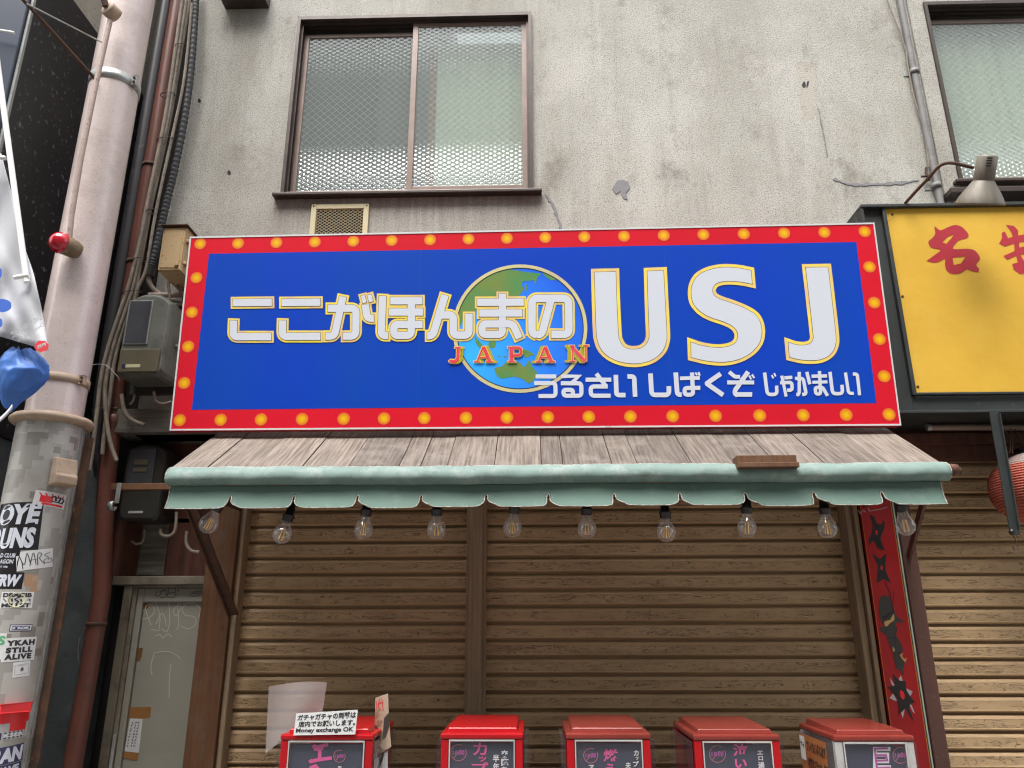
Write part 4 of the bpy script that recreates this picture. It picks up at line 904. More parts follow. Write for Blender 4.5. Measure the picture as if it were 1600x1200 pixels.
# side arms
def flatbar(a, b, w, t, mb=None, side=V3((1, 0, 0))):
    mb = mb or MB(); a = V3(a); b = V3(b); d = (b-a).normalized(); n = d.cross(side).normalized()
    c = [a+n*w/2+side*t/2, a-n*w/2+side*t/2, a-n*w/2-side*t/2, a+n*w/2-side*t/2]; return mb.prism(c, b-a)
build('side_arm', flatbar((-1.372, -0.66, 2.13), (-1.372, 0.0, 1.66), 0.045, 0.006), 'rust', aw)
mb = MB(); flatbar((-1.352, -0.66, 2.13), (-1.352, 0.0, 1.66), 0.008, 0.034, mb); build('side_arm', mb, 'rust', aw)
mb = MB(); flatbar((1.53, -0.62, 2.13), (1.688, -0.037, 1.90), 0.034, 0.012, mb); build('side_arm', mb, 'postbrown', aw)
mb = MB(); flatbar((-1.372, -0.70, 2.14), (-1.372, 0.0, 2.14), 0.03, 0.006, mb); flatbar((1.53, -0.70, 2.14), (1.53, 0.0, 2.14), 0.03, 0.006, mb); build('top_arm', mb, 'rust', aw)
# small wooden piece lying on the awning edge
o = thing('wooden_bracket', (0.885, -0.75, 2.15), 'small dark brown wooden block lying on the front edge of the awning', 'block')
build('upper_block', MB().box(0.768, 0.988, -0.760, -0.69, 2.182, 2.213), 'brownwood', o, None, 0.002)
build('lower_strip', MB().box(0.766, 0.990, -0.778, -0.70, 2.164, 2.1815), 'brownwood', o, None, 0.002)

# ---- rail with clip left of the awning
lone('wooden_rail', MB().box(-1.835, -1.42, -0.325, -0.30, 2.175, 2.203), 'brownwood', 'rough brown wooden rail left of the awning, below the upper meter', 'rail', bevel=0.002)
o = thing('metal_clip', (-1.79, -0.33, 2.10), 'grey metal clip hanging from the brown wooden rail', 'clip')
build('strap', MB().box(-1.803, -1.783, -0.332, -0.328, 2.115, 2.204), 'steel', o, None, 0.001)
build('curl', MB().lathe([(0.020, -0.012), (0.020, 0.012)], (-1.812, -0.328, 2.105), 20, (1, 0, 0.05), a0=0.3, a1=5.4), 'steel', o, None, solid=0.002)

# ================================================================== LIGHT BULBS
bulbpx = [(326, 817, 18), (441, 833, 12), (568, 826, 4), (682, 826, 0), (801, 823, 2), (917, 825, 1), (1041, 830, 3), (1167, 823, -3), (1293, 824, -3), (1415, 820, 0)]
lab = ['clear filament bulb first from the left, tilted before the brown jamb board', 'clear filament bulb hanging tilted, second from the left under the valance', 'clear filament bulb third from the left, before the left shutter',
       'clear filament bulb fourth from the left, nearest left of the middle post', 'clear filament bulb fifth from the left, just right of the middle post', 'clear filament bulb sixth from the left, before the wide shutter',
       'clear filament bulb seventh from the left, hanging lowest of those before the wide shutter', 'clear filament bulb eighth from the left, below the wooden block', 'clear filament bulb ninth from the left, beside the thin grooved jamb',
       'clear filament bulb last on the right, before the brown post']
first = None; tops = []
for i, (px, py, tilt) in enumerate(bulbpx):
    c = at(px, py+2, -0.668)
    if first is None:
        r = thing('light_bulb', c, lab[i], 'light bulb', 'filament bulbs strung below the awning'); base = V3(c)
        prof = [(0.0, -0.0295), (0.010, -0.0278), (0.020, -0.0215), (0.0268, -0.012), (0.0290, 0.0), (0.0272, 0.012), (0.0215, 0.0245), (0.0165, 0.034), (0.0145, 0.044), (0.0140, 0.052)]
        pp = [(p.x, p.y) for p in catmull([V3((a, b, 0)) for a, b in prof], 3)]
        pp = [(max(0, a), b) for a, b in pp]
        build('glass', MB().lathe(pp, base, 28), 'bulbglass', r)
        mb = MB()
        for k in range(4):
            a = k*math.pi/2+0.6; mb.tube([base+V3((0.005*math.cos(a), 0.005*math.sin(a), 0.020)), base+V3((0.0085*math.cos(a), 0.0085*math.sin(a), -0.017))], 0.0016, 6)
        build('filament', mb, 'filament', r)
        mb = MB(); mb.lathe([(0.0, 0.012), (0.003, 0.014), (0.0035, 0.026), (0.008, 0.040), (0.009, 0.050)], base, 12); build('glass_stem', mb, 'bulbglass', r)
        mb = MB(); mb.lathe([(0.0125, 0.044), (0.017, 0.045), (0.0175, 0.058), (0.0195, 0.060), (0.0195, 0.064), (0.015, 0.066), (0.0135, 0.088), (0.0095, 0.092), (0.009, 0.112), (0, 0.113)], base, 20)
        build('socket', mb, 'socket', r); first = r
    else: r = dup_thing(first, V3(c)-V3(first.location), lab[i])
    r.scale = (1.2, 1.2, 1.2)
    r.rotation_euler = (math.radians([4, -5, 3, -2, 5, 0, -3, 4, 2, -4][i]), math.radians(tilt*1.4), math.radians(i*37 % 90)) if i else (math.radians(4), math.radians(tilt*1.4), 0)
    tops.append(V3(c)+V3((0.128*math.sin(math.radians(tilt*1.4)), 0, 0.126)))
path = []
for i, t in enumerate(tops):
    path.append(t+V3((0, 0, 0.006)))
    if i < len(tops)-1: path.append((t+tops[i+1])/2+V3((0, 0.01, -0.006)))
path = [tops[0]+V3((-0.12, 0.02, 0.02))]+path+[tops[-1]+V3((0.10, 0.03, 0.03))]
lone('light_string_cable', MB().tube(catmull(path, 5), 0.003, 6), 'socket', 'thin black cable strung behind the valance that carries the bulbs', 'cable')

# ================================================================== VENT
vt = thing('vent_cover', (-1.005, -0.012, 3.5), 'cream metal vent cover with diamond mesh under the left window', 'vent')
vx0, vx1, vz0, vz1 = -1.158, -0.850, 3.44, 3.752
mb = MB(); fw = 0.028
mb.box(vx0, vx0+fw, -0.018, 0, vz0, vz1); mb.box(vx1-fw, vx1, -0.018, 0, vz0, vz1); mb.box(vx0+fw, vx1-fw, -0.018, 0, vz1-fw, vz1); mb.box(vx0+fw, vx1-fw, -0.018, 0, vz0, vz0+fw)
build('frame', mb, 'creamlight', vt, None, 0.002)
build('duct', MB().box(vx0+fw, vx1-fw, -0.003, -0.001, vz0+fw, vz1-fw), 'dark', vt)
mb = MB(); dx, dz = 0.0245, 0.0175; ix0, ix1, iz0, iz1 = vx0+fw, vx1-fw, vz0+fw, vz1-fw
for sgn in (1, -1):
    k = -30
    while k < 40:
        # line x = ix0 + k*dx + sgn*t*dx, z = iz0 + t*dz
        t0 = 0; t1 = (iz1-iz0)/dz; xs_ = lambda t: ix0+k*dx+sgn*t*dx
        a, b = xs_(t0), xs_(t1)
        lo = max(0, min(((ix0-ix0)-k*dx)/(sgn*dx), ((ix1-ix0)-k*dx)/(sgn*dx))); hi = min(t1, max((-k*dx)/(sgn*dx), ((ix1-ix0)-k*dx)/(sgn*dx)))
        if hi > lo+0.05: mb.tube([(xs_(lo), -0.012-0.001*(sgn > 0), iz0+lo*dz), (xs_(hi), -0.012-0.001*(sgn > 0), iz0+hi*dz)], 0.0013, 4, smooth=False)
        k += 1
build('mesh', mb, 'creamlight', vt)
for x in (vx0+0.012, vx1-0.012): build('screw', MB().lathe([(0, 0.002), (0.004, 0.0015), (0.004, 0)], (x, -0.0185, vz1-0.012), 8, (0, -1, 0)), 'rust', vt)

# ================================================================== LEFT SIDE: gap between the buildings
nb_ = thing('neighbour_building', (-4, 1, 0), 'black metal clad neighbouring building at the far left with cream render above', 'building')
build('side_cladding', MB().box(-6, -2.30, -0.77, 0.50, 2.40, 4.64), 'blackmetal', nb_, (-2.3, 0, 0))
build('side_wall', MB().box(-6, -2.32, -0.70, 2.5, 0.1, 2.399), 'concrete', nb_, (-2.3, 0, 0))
build('front_panel', MB().box(-6, -2.315, -0.80, -0.7705, 2.40, 4.64), 'reflecting_black', nb_, (-2.3, 0, 0), 0.004)
mb = MB(); mb.box(-2.312, -2.300, -0.785, -0.7701, 2.40, 4.645); build('corner_trim', mb, 'steel', nb_)
build('upper_wall', MB().box(-6, -2.42, -0.45, 2.5, 4.642, 9), 'cream_wall', nb_, (-2.3, 0, 0))
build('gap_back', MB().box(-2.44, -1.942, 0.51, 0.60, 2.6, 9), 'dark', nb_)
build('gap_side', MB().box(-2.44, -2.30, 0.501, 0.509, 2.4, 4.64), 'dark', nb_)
a = at(0, 46, -0.84); b = at(22, 51, -0.84); a2 = at(-40, 41, -0.84)
lone('strip_light', MB().tube([a2, b], 0.006, 8), 'white_gloss', 'short white rod fixed to the blue-reflecting front panel in the upper left corner', 'rod')

# lower recess: concrete strip, board panels, door
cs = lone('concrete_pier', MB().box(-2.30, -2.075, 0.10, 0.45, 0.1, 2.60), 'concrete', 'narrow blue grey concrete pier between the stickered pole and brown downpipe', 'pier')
rc = thing('recess_boarding', (-1.8, 0.22, 1.9), 'dark boarding over the grey door behind the lower meter', 'boarding')
build('board', MB().box(-2.0745, -1.93, 0.20, 0.215, 1.842, 2.28), 'redwood', rc, None, 0.001)
build('board', MB().box(-1.928, -1.795, 0.192, 0.215, 1.846, 2.12), 'palewood', rc, None, 0.001)
build('board', MB().box(-1.793, -1.44, 0.198, 0.215, 1.842, 2.10), 'redwood', rc, None, 0.001)
build('board', MB().box(-1.928, -1.44, 0.204, 0.215, 2.122, 2.60), 'redwood', rc, None, 0.001)
build('ledge', MB().box(-2.02, -1.50, -0.05, 0.20, 2.50, 2.62), 'palewood', rc, None, 0.004)
build('backing', MB().box(-2.0745, -1.36, 0.30, 0.36, 0.1, 2.60), 'dark', rc)
dr = thing('door', (-1.78, 0.20, 0.1), 'grey green metal door with taped notes and scratched graffiti, left of the brown board', 'door')
build('head_rail', MB().box(-2.02, -1.44, 0.150, 0.25, 1.800, 1.840), 'framepaint', dr, None, 0.003)
build('frame', MB().box(-1.965, -1.925, 0.165, 0.25, 0.1, 1.799), 'framepaint', dr, None, 0.003)
build('frame', MB().box(-1.924, -1.905, 0.178, 0.25, 0.1, 1.785), 'framepaint', dr, None, 0.002)
build('frame', MB().box(-1.924, -1.44, 0.172, 0.25, 1.786, 1.799), 'framepaint', dr, None, 0.002)
mb = MB(); mb.box(-1.904, -1.875, 0.188, 0.23, 0.1, 1.784); mb.box(-1.874, -1.44, 0.188, 0.23, 1.722, 1.784); build('leaf_frame', mb, 'doorpaint', dr, None, 0.002)
build('leaf', MB().box(-1.873, -1.44, 0.203, 0.225, 0.1, 1.721), 'doorpaint', dr)
FD = Face(lambda a, b: at(a, b, 0.2028), (0, -1, 0)); FD2 = Face(lambda a, b: at(a, b, 0.1878), (0, -1, 0))
c4 = zc(0, 900, 4)
def poly(F, pts, up): return [F.P(p, up) for p in pts]
def marks(name, F, strokes, w, m, parent, up=0.0008):
    mb = MB(); put_strokes(mb, F, strokes, w, up); return build(name, mb, m, parent)
mb = MB(); mb.fill([poly(FD, c4([(800, 820), (945, 818), (940, 885), (895, 892), (795, 888)]), 0.0008)]); mb.fill([poly(FD, c4([(752, 1095), (868, 1105), (862, 1150), (835, 1150), (748, 1130)]), 0.002)]); build('tape', mb, 'tape', dr)
mb = MB(); mb.fill([poly(FD, c4([(835, 455), (895, 448), (885, 505), (872, 535), (848, 532), (838, 490)]), 0.0008)]); mb.fill([poly(FD, c4([(898, 170), (940, 172), (920, 205), (892, 215)]), 0.0008)]); build('tape', mb, 'tapedark', dr)
mb = MB(); mb.fill([poly(FD, c4([(815, 890), (893, 893), (868, 1105), (780, 1095)]), 0.0014)]); build('note', mb, 'paper', dr)
rn = random.Random(5); st = []
for k in range(9):
    yy = 915+k*18
    for xx in (825, 850, 868):
        x_ = xx-(k*3.2); st.append(c4([(x_+rn.uniform(-6, 0), yy+rn.uniform(-5, 5)), (x_+rn.uniform(4, 12), yy+rn.uniform(-6, 6))])); st.append(c4([(x_+rn.uniform(0, 4), yy-6), (x_+rn.uniform(0, 6), yy+7)]))
marks('note_lettering', FD, st, 0.8, 'ink', dr, 0.0018)
ph = [[(905, 205), (880, 235), (890, 265), (930, 262), (965, 225), (960, 190), (930, 180), (910, 205), (945, 310)], [(970, 160), (1000, 250), (995, 330)], [(975, 300), (1010, 235), (1030, 260), (1040, 310)], [(1055, 165), (1062, 270), (1045, 345), (1010, 330)],
      [(1110, 185), (1085, 215), (1100, 250), (1130, 200), (1112, 180), (1118, 300), (1105, 335)], [(1225, 175), (1175, 170), (1140, 205), (1160, 245), (1215, 255), (1225, 300), (1175, 330), (1130, 310)], [(1225, 180), (1255, 210), (1240, 260)],
      [(945, 335), (1000, 340)], [(975, 375), (1000, 365), (1020, 385), (1050, 360), (1075, 380)], [(965, 480), (1050, 472), (1110, 500), (1130, 520)], [(965, 480), (945, 560), (952, 620)], [(1070, 550), (1060, 640), (1058, 760)]]
marks('graffiti', FD, [[(p.x, p.y) for p in catmull([V3((x, y, 0)) for x, y in c4(s_)], 4)] for s_ in ph], 1.1, mat('scratched_white', (0.52, 0.51, 0.46), 0.7), dr)
dd = [[(1000, 78), (1030, 72), (1020, 95), (995, 100)], [(985, 90), (970, 125), (1000, 120), (1005, 95)], [(1000, 135), (1035, 130), (1040, 95), (1010, 92)], [(1050, 80), (1090, 75), (1098, 100), (1060, 105), (1050, 80)], [(1045, 110), (1095, 105), (1090, 132), (1050, 130), (1048, 112)], [(1108, 95), (1118, 90), (1112, 104)], [(1105, 125), (1118, 112)], [(1185, 120), (1210, 102), (1255, 95), (1262, 110), (1225, 126), (1190, 126), (1185, 120)], [(1200, 115), (1250, 105)]]
marks('doodle', FD2, [[(p.x, p.y) for p in catmull([V3((x, y, 0)) for x, y in c4(s_)], 3)] for s_ in dd], 0.8, 'ink', dr)
mb = MB(); mb.box(-1.921, -1.908, 0.1765, 0.1779, 0.95, 1.14); build('label_strip', mb, 'greyplastic', dr)

# pipes, cables, hose in the gap
def px_path(pts, Y, n=8): return catmull([at(x, y, Y if not isinstance(Y, list) else Y[i]) for i, (x, y) in enumerate(pts)], n)
lone('drain_pipe', MB().tube([(-2.125, -0.02, 9), (-2.125, -0.02, 3.0), (-2.118, -0.02, 2.68), (-2.11, 0.0, 2.45), (-2.11, 0.08, 2.32)], 0.036, 20), 'blackpipe', 'dark grey drain pipe just right of the pink pole', 'pipe')
dp = thing('downpipe', (-2.06, -0.02, 0.1), 'terracotta brown downpipe beside the bundle of beige cables', 'pipe')
build('pipe', MB().tube([(-2.055, -0.02, 9), (-2.055, -0.02, 4.2), (-2.062, -0.02, 3.8), (-2.055, -0.02, 2.9), (-2.03, -0.02, 2.3), (-1.985, 0.03, 1.9), (-1.95, 0.05, 1.75), (-1.945, 0.05, 0.1)][:5]+[(-2.015, 0.0, 2.05), (-1.995, 0.03, 1.75), (-2.02, 0.03, 0.1)], 0.040, 20), 'brownpipe', dp)
mb = MB()
for z, x in ((3.42, -2.058), (2.62, -2.045), (1.62, -1.997), (4.0, -2.058)):
    build('pipe_band', MB().lathe([(0.041, -0.009), (0.046, -0.009), (0.046, 0.009), (0.041, 0.009)], (x, -0.02 if z > 2 else 0.03, z), 20), 'rust', dp)
mb = MB()
mb.lathe([(0.041, -0.03), (0.050, -0.025), (0.050, 0.03), (0.041, 0.034)], (-2.042, -0.02, 2.56), 20); build('coupling', mb, 'brownpipe', dp)
cb = [ [(285, 0), (268, 120), (255, 200), (234, 300), (218, 380), (203, 440), (190, 480), (170, 540), (158, 590), (152, 640), (146, 690), (140, 735)],
       [(291, 0), (275, 110), (260, 200), (236, 300), (222, 375), (209, 445), (196, 485), (178, 540), (165, 600), (166, 650), (172, 690), (182, 720)],
       [(296, 0), (281, 90), (268, 170), (245, 280), (232, 340), (218, 420), (210, 470), (197, 500), (180, 560), (172, 620), (164, 670), (160, 710)],
       [(300, 5), (288, 120), (272, 200), (252, 290), (240, 350), (228, 420), (216, 450), (208, 480)]]
for i, pts in enumerate(cb):
    lone('cable', MB().tube(px_path(pts, -0.11+0.012*(i % 3)), 0.0105 if i < 3 else 0.008, 10), 'cable', ['beige cable running down beside the terracotta downpipe, leftmost of the bundle', 'beige cable in the middle of the bundle, looping under the upper meter', 'beige cable right of the middle of the bundle, bending behind the upper meter', 'thin beige cable nearest the black corrugated hose', 'short thin beige cable beside the terracotta pipe at the top'][i], 'cable', 'beige cables in the gap')
mb = MB()
for (x, y, w) in ((283, 72, 12), (258, 218, 16), (240, 330, 14), (220, 405, 14), (207, 457, 18), (262, 148, 14)):
    c = at(x, y, -0.11); 
    mb.tube([c+V3((0.045*(w/16)*math.cos(a), 0.022*math.sin(a), 0.004*math.cos(a))) for a in [k*math.pi/8 for k in range(17)]], 0.0022, 5)
lone('cable_ties', mb, 'black', 'thin black wire ties wrapped round the beige cable bundle', 'cable tie')
hp = px_path([(306, -20), (305, 20), (301, 80), (295, 140), (286, 200), (274, 260), (262, 310), (250, 360), (238, 410), (232, 428)], -0.05, 26)
lone('corrugated_hose', MB().tube(hp, [0.0185+0.0022*math.sin(i*1.9) for i in range(len(hp))], 14), 'hose', 'black corrugated hose along the left edge of the stucco wall', 'hose')
cc = thing('conduit_elbow', at(236, 430, -0.05), 'grey conduit elbow below the cream box that bends right', 'conduit')
build('collar', MB().tube([at(236, 418, -0.06), at(233, 432, -0.06)], 0.024, 14), 'blackpipe', cc)
build('elbow', MB().tube(px_path([(232, 430), (233, 440), (238, 450), (250, 460)], -0.06), 0.013, 12), 'cable', cc)
lone('horizontal_conduit', MB().tube([at(233, 461, -0.07), at(330, 461, -0.07)], 0.013, 14), 'conduit', 'horizontal grey conduit between the cream box and upper meter', 'conduit')
mb = MB(); mb.tube(px_path([(216, 470), (222, 466), (236, 470), (262, 468), (290, 474)], -0.08), 0.009, 8); mb.tube(px_path([(265, 432), (263, 445), (266, 470), (258, 476)], -0.08), 0.008, 8); mb.tube(px_path([(275, 432), (280, 450), (290, 470)], -0.08), 0.008, 8)
mb.tube(px_path([(205, 486), (212, 476), (226, 468), (230, 464)], -0.09), 0.010, 8); mb.tube(px_path([(262, 478), (272, 480), (284, 476), (296, 482)], -0.08), 0.009, 8)
lone('loose_wiring', mb, 'cable', 'tangle of dusty wires above the upper meter', 'wiring')
mb = MB(); mb.tube(px_path([(190, 616), (194, 640), (206, 656), (226, 664)], -0.10), 0.010, 8); mb.tube(px_path([(210, 616), (208, 626), (203, 632)], -0.12), 0.006, 8); mb.tube(px_path([(240, 612), (243, 626), (254, 631), (268, 628)], -0.12), 0.007, 8)
lone('meter_tail_wiring', mb, 'cable', 'drooping wires below the upper meter', 'wiring')
cw = hp and px_path([(178, 520), (172, 560), (166, 600), (160, 640)], -0.13, 20)
lone('flexible_conduit', MB().tube(px_path([(216, 455), (200, 490), (188, 520), (172, 560), (164, 600), (160, 640)], -0.075, 22), [0.013+0.0018*math.sin(i*2.2) for i in range(111)], 10), 'cable', 'ribbed flexible conduit crossing the brown downpipe', 'conduit')
lone('curly_wire', MB().tube(px_path([(140, 572), (152, 569), (166, 571), (176, 580), (185, 590), (186, 595)], -0.2), 0.0018, 5), 'steel', 'thin loose wire curling beside the lower pole band', 'wire')
lone('thin_wire', MB().tube(px_path([(143, 935), (138, 965), (124, 1000), (122, 1025), (126, 1045)], 0.02), 0.0016, 5), 'cable', 'thin pale wire hanging before the concrete pier', 'wire')

# cream box
bx = thing('cream_terminal_box', at(265, 432, -0.25), 'small cream metal box with hinges beside the top left corner of the signboard', 'electrical box')
q = [at(254, 353, -0.25), at(290, 352, -0.25), at(281, 421, -0.25), at(244, 419, -0.25)]
xa, xb, za, zb = -1.815, -1.700, 3.262, 3.500
build('case', MB().box(xa, xb, -0.235, 0.0, za, zb), 'cream', bx, None, 0.003)
build('door', MB().box(xa+0.002, xb-0.002, -0.246, -0.2355, za+0.003, zb-0.004), 'cream', bx, None, 0.002)
build('door_panel', MB().box(xa+0.012, xb-0.012, -0.249, -0.2463, za+0.014, zb-0.016), 'cream', bx, None, 0.002)
build('lid', MB().box(xa-0.008, xb+0.012, -0.262, 0.0, zb+0.001, zb+0.008), 'rust', bx, None, 0.002)
for z in (3.31, 3.43): build('hinge', MB().box(xb+0.0005, xb+0.016, -0.235, -0.20, z-0.008, z+0.008), 'cream', bx, None, 0.002)
build('latch', MB().box(xb-0.030, xb-0.012, -0.253, -0.2495, za+0.018, za+0.026), 'rust', bx)

# meters
def rounded_case(mb, x0, x1, y0, y1, z0, z1, dome, r):
    prof = []
    n = 10
    for k in range(n+1):                          # domed top
        t = k/n; prof.append((x0+(x1-x0)*t, z1-dome*(abs(2*t-1)**2.6)))
    prof = prof + [(x1, z0+0.03), (x1-0.012, z0+0.008), (x1-0.03, z0), (x0+0.03, z0), (x0+0.012, z0+0.008), (x0, z0+0.03)]
    c = V3(((x0+x1)/2, 0, (z0+z1)/2)); loops = []
    for (yy, sc_) in ((y1, 1.0), (y0+r, 1.0), (y0+r*0.35, 0.965), (y0, 0.90)):
        loops.append([V3((c.x+(a-c.x)*sc_, yy, c.z+(b-c.z)*(sc_ if sc_ == 1 else sc_+0.03))) for a, b in prof])
    m = len(prof); vs = [p for l in loops for p in l]; fs = []
    for j in range(3):
        for i in range(m): fs.append((j*m+i, j*m+(i+1) % m, (j+1)*m+(i+1) % m, (j+1)*m+i))
    fs.append(tuple(range(3*m, 4*m))); return mb.add(vs, fs, False)
mt = thing('electricity_meter', (-1.86, -0.02, 2.7), 'grey green electricity meter with a dark window, left of the signboard', 'meter', 'electricity meters')
build('case', rounded_case(MB(), -1.968, -1.742, -0.20, -0.03, 2.735, 3.165, 0.05, 0.05), 'meter', mt, None, 0.004)
build('lower_cover', MB().box(-1.955, -1.762, -0.212, -0.200, 2.752, 2.872), 'meterlow', mt, None, 0.006)
build('window', MB().box(-1.950, -1.832, -0.2065, -0.2005, 2.895, 3.125), 'steel', mt, None, 0.002)
build('window_glass', MB().box(-1.943, -1.839, -0.2085, -0.2068, 2.902, 3.118), 'meterglass', mt)
build('base', MB().box(-1.98, -1.72, -0.028, 0.0, 2.70, 3.17), 'meterdark', mt)
build('label_plate', MB().box(-1.925, -1.845, -0.2135, -0.2123, 2.776, 2.792), 'cornsilk', mt); build('label_plate', MB().box(-1.932, -1.915, -0.2142, -0.2136, 2.774, 2.794), 'navy', mt)
build('side_screw', MB().lathe([(0, 0.02), (0.010, 0.02), (0.012, 0)], (-1.742, -0.10, 2.92), 12, (1, 0, 0)), 'meter', mt)
m2 = thing('electricity_meter', (-1.88, 0.15, 2.1), 'dark electricity meter in deep shade above the grey door', 'meter', 'electricity meters')
build('case', rounded_case(MB(), -1.99, -1.78, 0.04, 0.19, 2.09, 2.47, 0.04, 0.04), 'meterdark', m2, None, 0.004)
build('window', MB().box(-1.965, -1.835, 0.033, 0.0395, 2.24, 2.44), 'meterglass', m2, None, 0.003)
build('register', MB().box(-1.935, -1.865, 0.029, 0.0328, 2.36, 2.385), 'meterlow', m2); build('register', MB().box(-1.935, -1.865, 0.029, 0.0328, 2.325, 2.345), 'meterlow', m2)
build('label_plate', MB().box(-1.93, -1.86, 0.036, 0.0392, 2.125, 2.136), 'greyplastic', m2)
mb = MB(); ct_ = thing('conduit_tails', at(262, 830, 0.1), 'grey curved conduit tails below the dark lower meter', 'conduit')
mb.tube(px_path([(250, 826), (252, 835), (262, 838), (272, 832), (275, 820), (276, 800)], 0.1), 0.008, 8); build('tail', mb, 'cable', ct_); mb = MB(); mb.tube(px_path([(292, 830), (291, 848), (298, 860), (312, 863)], 0.1), 0.008, 8); build('tail', mb, 'cable', ct_); mb = MB(); mb.tube(px_path([(226, 828), (224, 845), (214, 850), (206, 846)], 0.12), 0.006, 8)
build('tail', mb, 'cable', ct_)

# ================================================================== UTILITY POLE
PX_, PY_ = -1.962, -0.60; PR, PR2 = 0.107, 0.124
pole = thing('utility_pole', (PX_, PY_, 0.1), 'tall pinkish pole wrapped below in square patterned sheet full of stickers', 'pole')
build('shaft', MB().lathe([(PR, 2.30), (PR, 9.0)], (PX_, PY_, 0), 64), 'pole', pole)
mb = MB(); n = 64; vs = []; 
me_wrap = MB().lathe([(PR2, 0.1), (PR2, 2.40)], (PX_, PY_, 0), 64, a0=0, a1=2*math.pi)
wr_ = build('wrap', me_wrap, 'camo', pole)
uvl = wr_.data.uv_layers.new(name='uv')
for li, lp in enumerate(wr_.data.loops):
    co = wr_.data.vertices[lp.vertex_index].co; ang = math.atan2(co.y, co.x)
    uvl.data[li].uv = ((ang % (2*math.pi))*PR2, co.z)
build('collar', MB().lathe([(PR, 2.425), (PR+0.010, 2.428), (PR2+0.020, 2.420), (PR2+0.030, 2.408), (PR2+0.030, 2.398), (PR2+0.018, 2.388), (PR2+0.0005, 2.384)], (PX_, PY_, 0), 64), 'beige', pole)
def band(z, h, m, seed=0):
    mb = MB(); mb.lathe([(PR+0.0008, -h/2), (PR+0.0045, -h/2), (PR+0.0045, h/2), (PR+0.0008, h/2)], (PX_, PY_, z), 64)
    bo = build('band', mb, m, pole)
    a = math.radians(-18); c = V3((PX_+(PR+0.014)*math.cos(a), PY_+(PR+0.014)*math.sin(a), z))
    d = V3((math.cos(a), math.sin(a), 0)); t = V3((-d.y, d.x, 0)); mb = MB()
    mb.prism([c-d*0.012-t*0.008+V3((0, 0, -h/2)), c+d*0.014-t*0.008+V3((0, 0, -h/2)), c+d*0.014+t*0.008+V3((0, 0, -h/2)), c-d*0.012+t*0.008+V3((0, 0, -h/2))], (0, 0, h))
    build('lug', mb, m, bo, None, 0.002)
    for s_ in (-1, 1): 
        build('bolt', MB().lathe([(0, 0.006), (0.006, 0.005), (0.006, -0.002)], c+V3((0.004, -0.012, s_*h*0.22)), 8, (0, -1, 0)), 'rust', bo)
band(4.05, 0.050, 'steel'); band(2.575, 0.036, 'beige')
# sheet edge strips on the wrap
def cyl_pt(ang, z, r=PR2): return V3((PX_+r*math.cos(ang), PY_+r*math.sin(ang), z))
def cyl_hit(px, py, r=PR2):
    d = ray(px, py); ox = CAM.x-PX_; oy = CAM.y-PY_; a = d.x*d.x+d.y*d.y; b = 2*(ox*d.x+oy*d.y); c = ox*ox+oy*oy-r*r; D = b*b-4*a*c
    if D < 0: return None
    s_ = (-b-math.sqrt(D))/(2*a); p = CAM+d*s_; return math.atan2(p.y-PY_, p.x-PX_), p.z
mb = MB(); a = math.radians(2)
mb.prism([cyl_pt(a, 0.1, PR2), cyl_pt(a, 0.1, PR2+0.004), cyl_pt(a+0.05, 0.1, PR2+0.004), cyl_pt(a+0.05, 0.1, PR2)], (0, 0, 2.28)); build('edge_strip', mb, 'steel', pole)
mb = MB(); a = math.radians(8); mb.box(PX_+PR2+0.001, PX_+PR2+0.032, PY_+0.035, PY_+0.045, 0.1, 2.35); build('edge_flange', mb, 'rust', pole)
# box on the pole
a0_ = cyl_hit(95, 740)[0]; bc = cyl_pt(a0_, 2.19, PR2); d = V3((math.cos(a0_), math.sin(a0_), 0)); t = V3((-d.y, d.x, 0))
jb = MB(); 
def loc(u, v, w): return bc+t*u+d*v+V3((0, 0, w))
prof = [(0.0, -0.062), (0.050, -0.055), (0.052, -0.022), (0.044, -0.016), (0.030, 0.048), (0.0, 0.052)]
k = len(prof); jb.add([loc(-0.043, v, w) for v, w in prof]+[loc(0.043, v, w) for v, w in prof], [(i, (i+1) % k, (i+1) % k+k, i+k) for i in range(k)]+[tuple(range(k-1, -1, -1)), tuple(range(k, 2*k))])
build('junction_box', jb, 'beige', pole, None, 0.005)
# stickers
def sticker(px, py, w, h, ang, paints, name='sticker'):
    """paints: list of (material, builder(mb, P)); P(u, v, up) with u, v in -0.5..0.5 of the sticker"""
    A0, Z0 = cyl_hit(px, py); ca, sa = math.cos(math.radians(ang)), math.sin(math.radians(ang))
    def P(u, v, up=0.0008):
        x = u*w; y = v*h; xr = x*ca-y*sa; yr = x*sa+y*ca
        return cyl_pt(A0+xr/PR2, Z0+yr, PR2+up)
    mb = MB(); mats = []
    for i, (m, fn) in enumerate(paints): mb.mi = i; mats.append(m); fn(mb, P, 0.0008+0.0007*i)
    return build(name, mb, mats, pole)
def bgf(u0=-.5, u1=.5, v0=-.5, v1=.5): return lambda mb, P, up: mb.grid(lambda a, b: P(u0+(u1-u0)*a, v0+(v1-v0)*b, up), 8, 2, False)
def txf(s, box, bold=0.03, shear=0.0, spacing=1.0): return lambda mb, P, up: put_text(mb, lambda a, b: P(a, b, up), s, box, bold, shear, spacing)
def multi(*f):
    def g(mb, P, up):
        for q in f: q(mb, P, up)
    return g
def stf(strokes, w):   # strokes drawn in sticker units
    def g(mb, P, up):
        for k_, s_ in enumerate(strokes):
            for q in stroke2([(p.x, p.y) for p in catmull([V3((x, y, 0)) for x, y in s_], 5)], w): mb.add([P(x, y, up+k_*3e-5) for x, y in q], [(0, 1, 2, 3)])
    return g
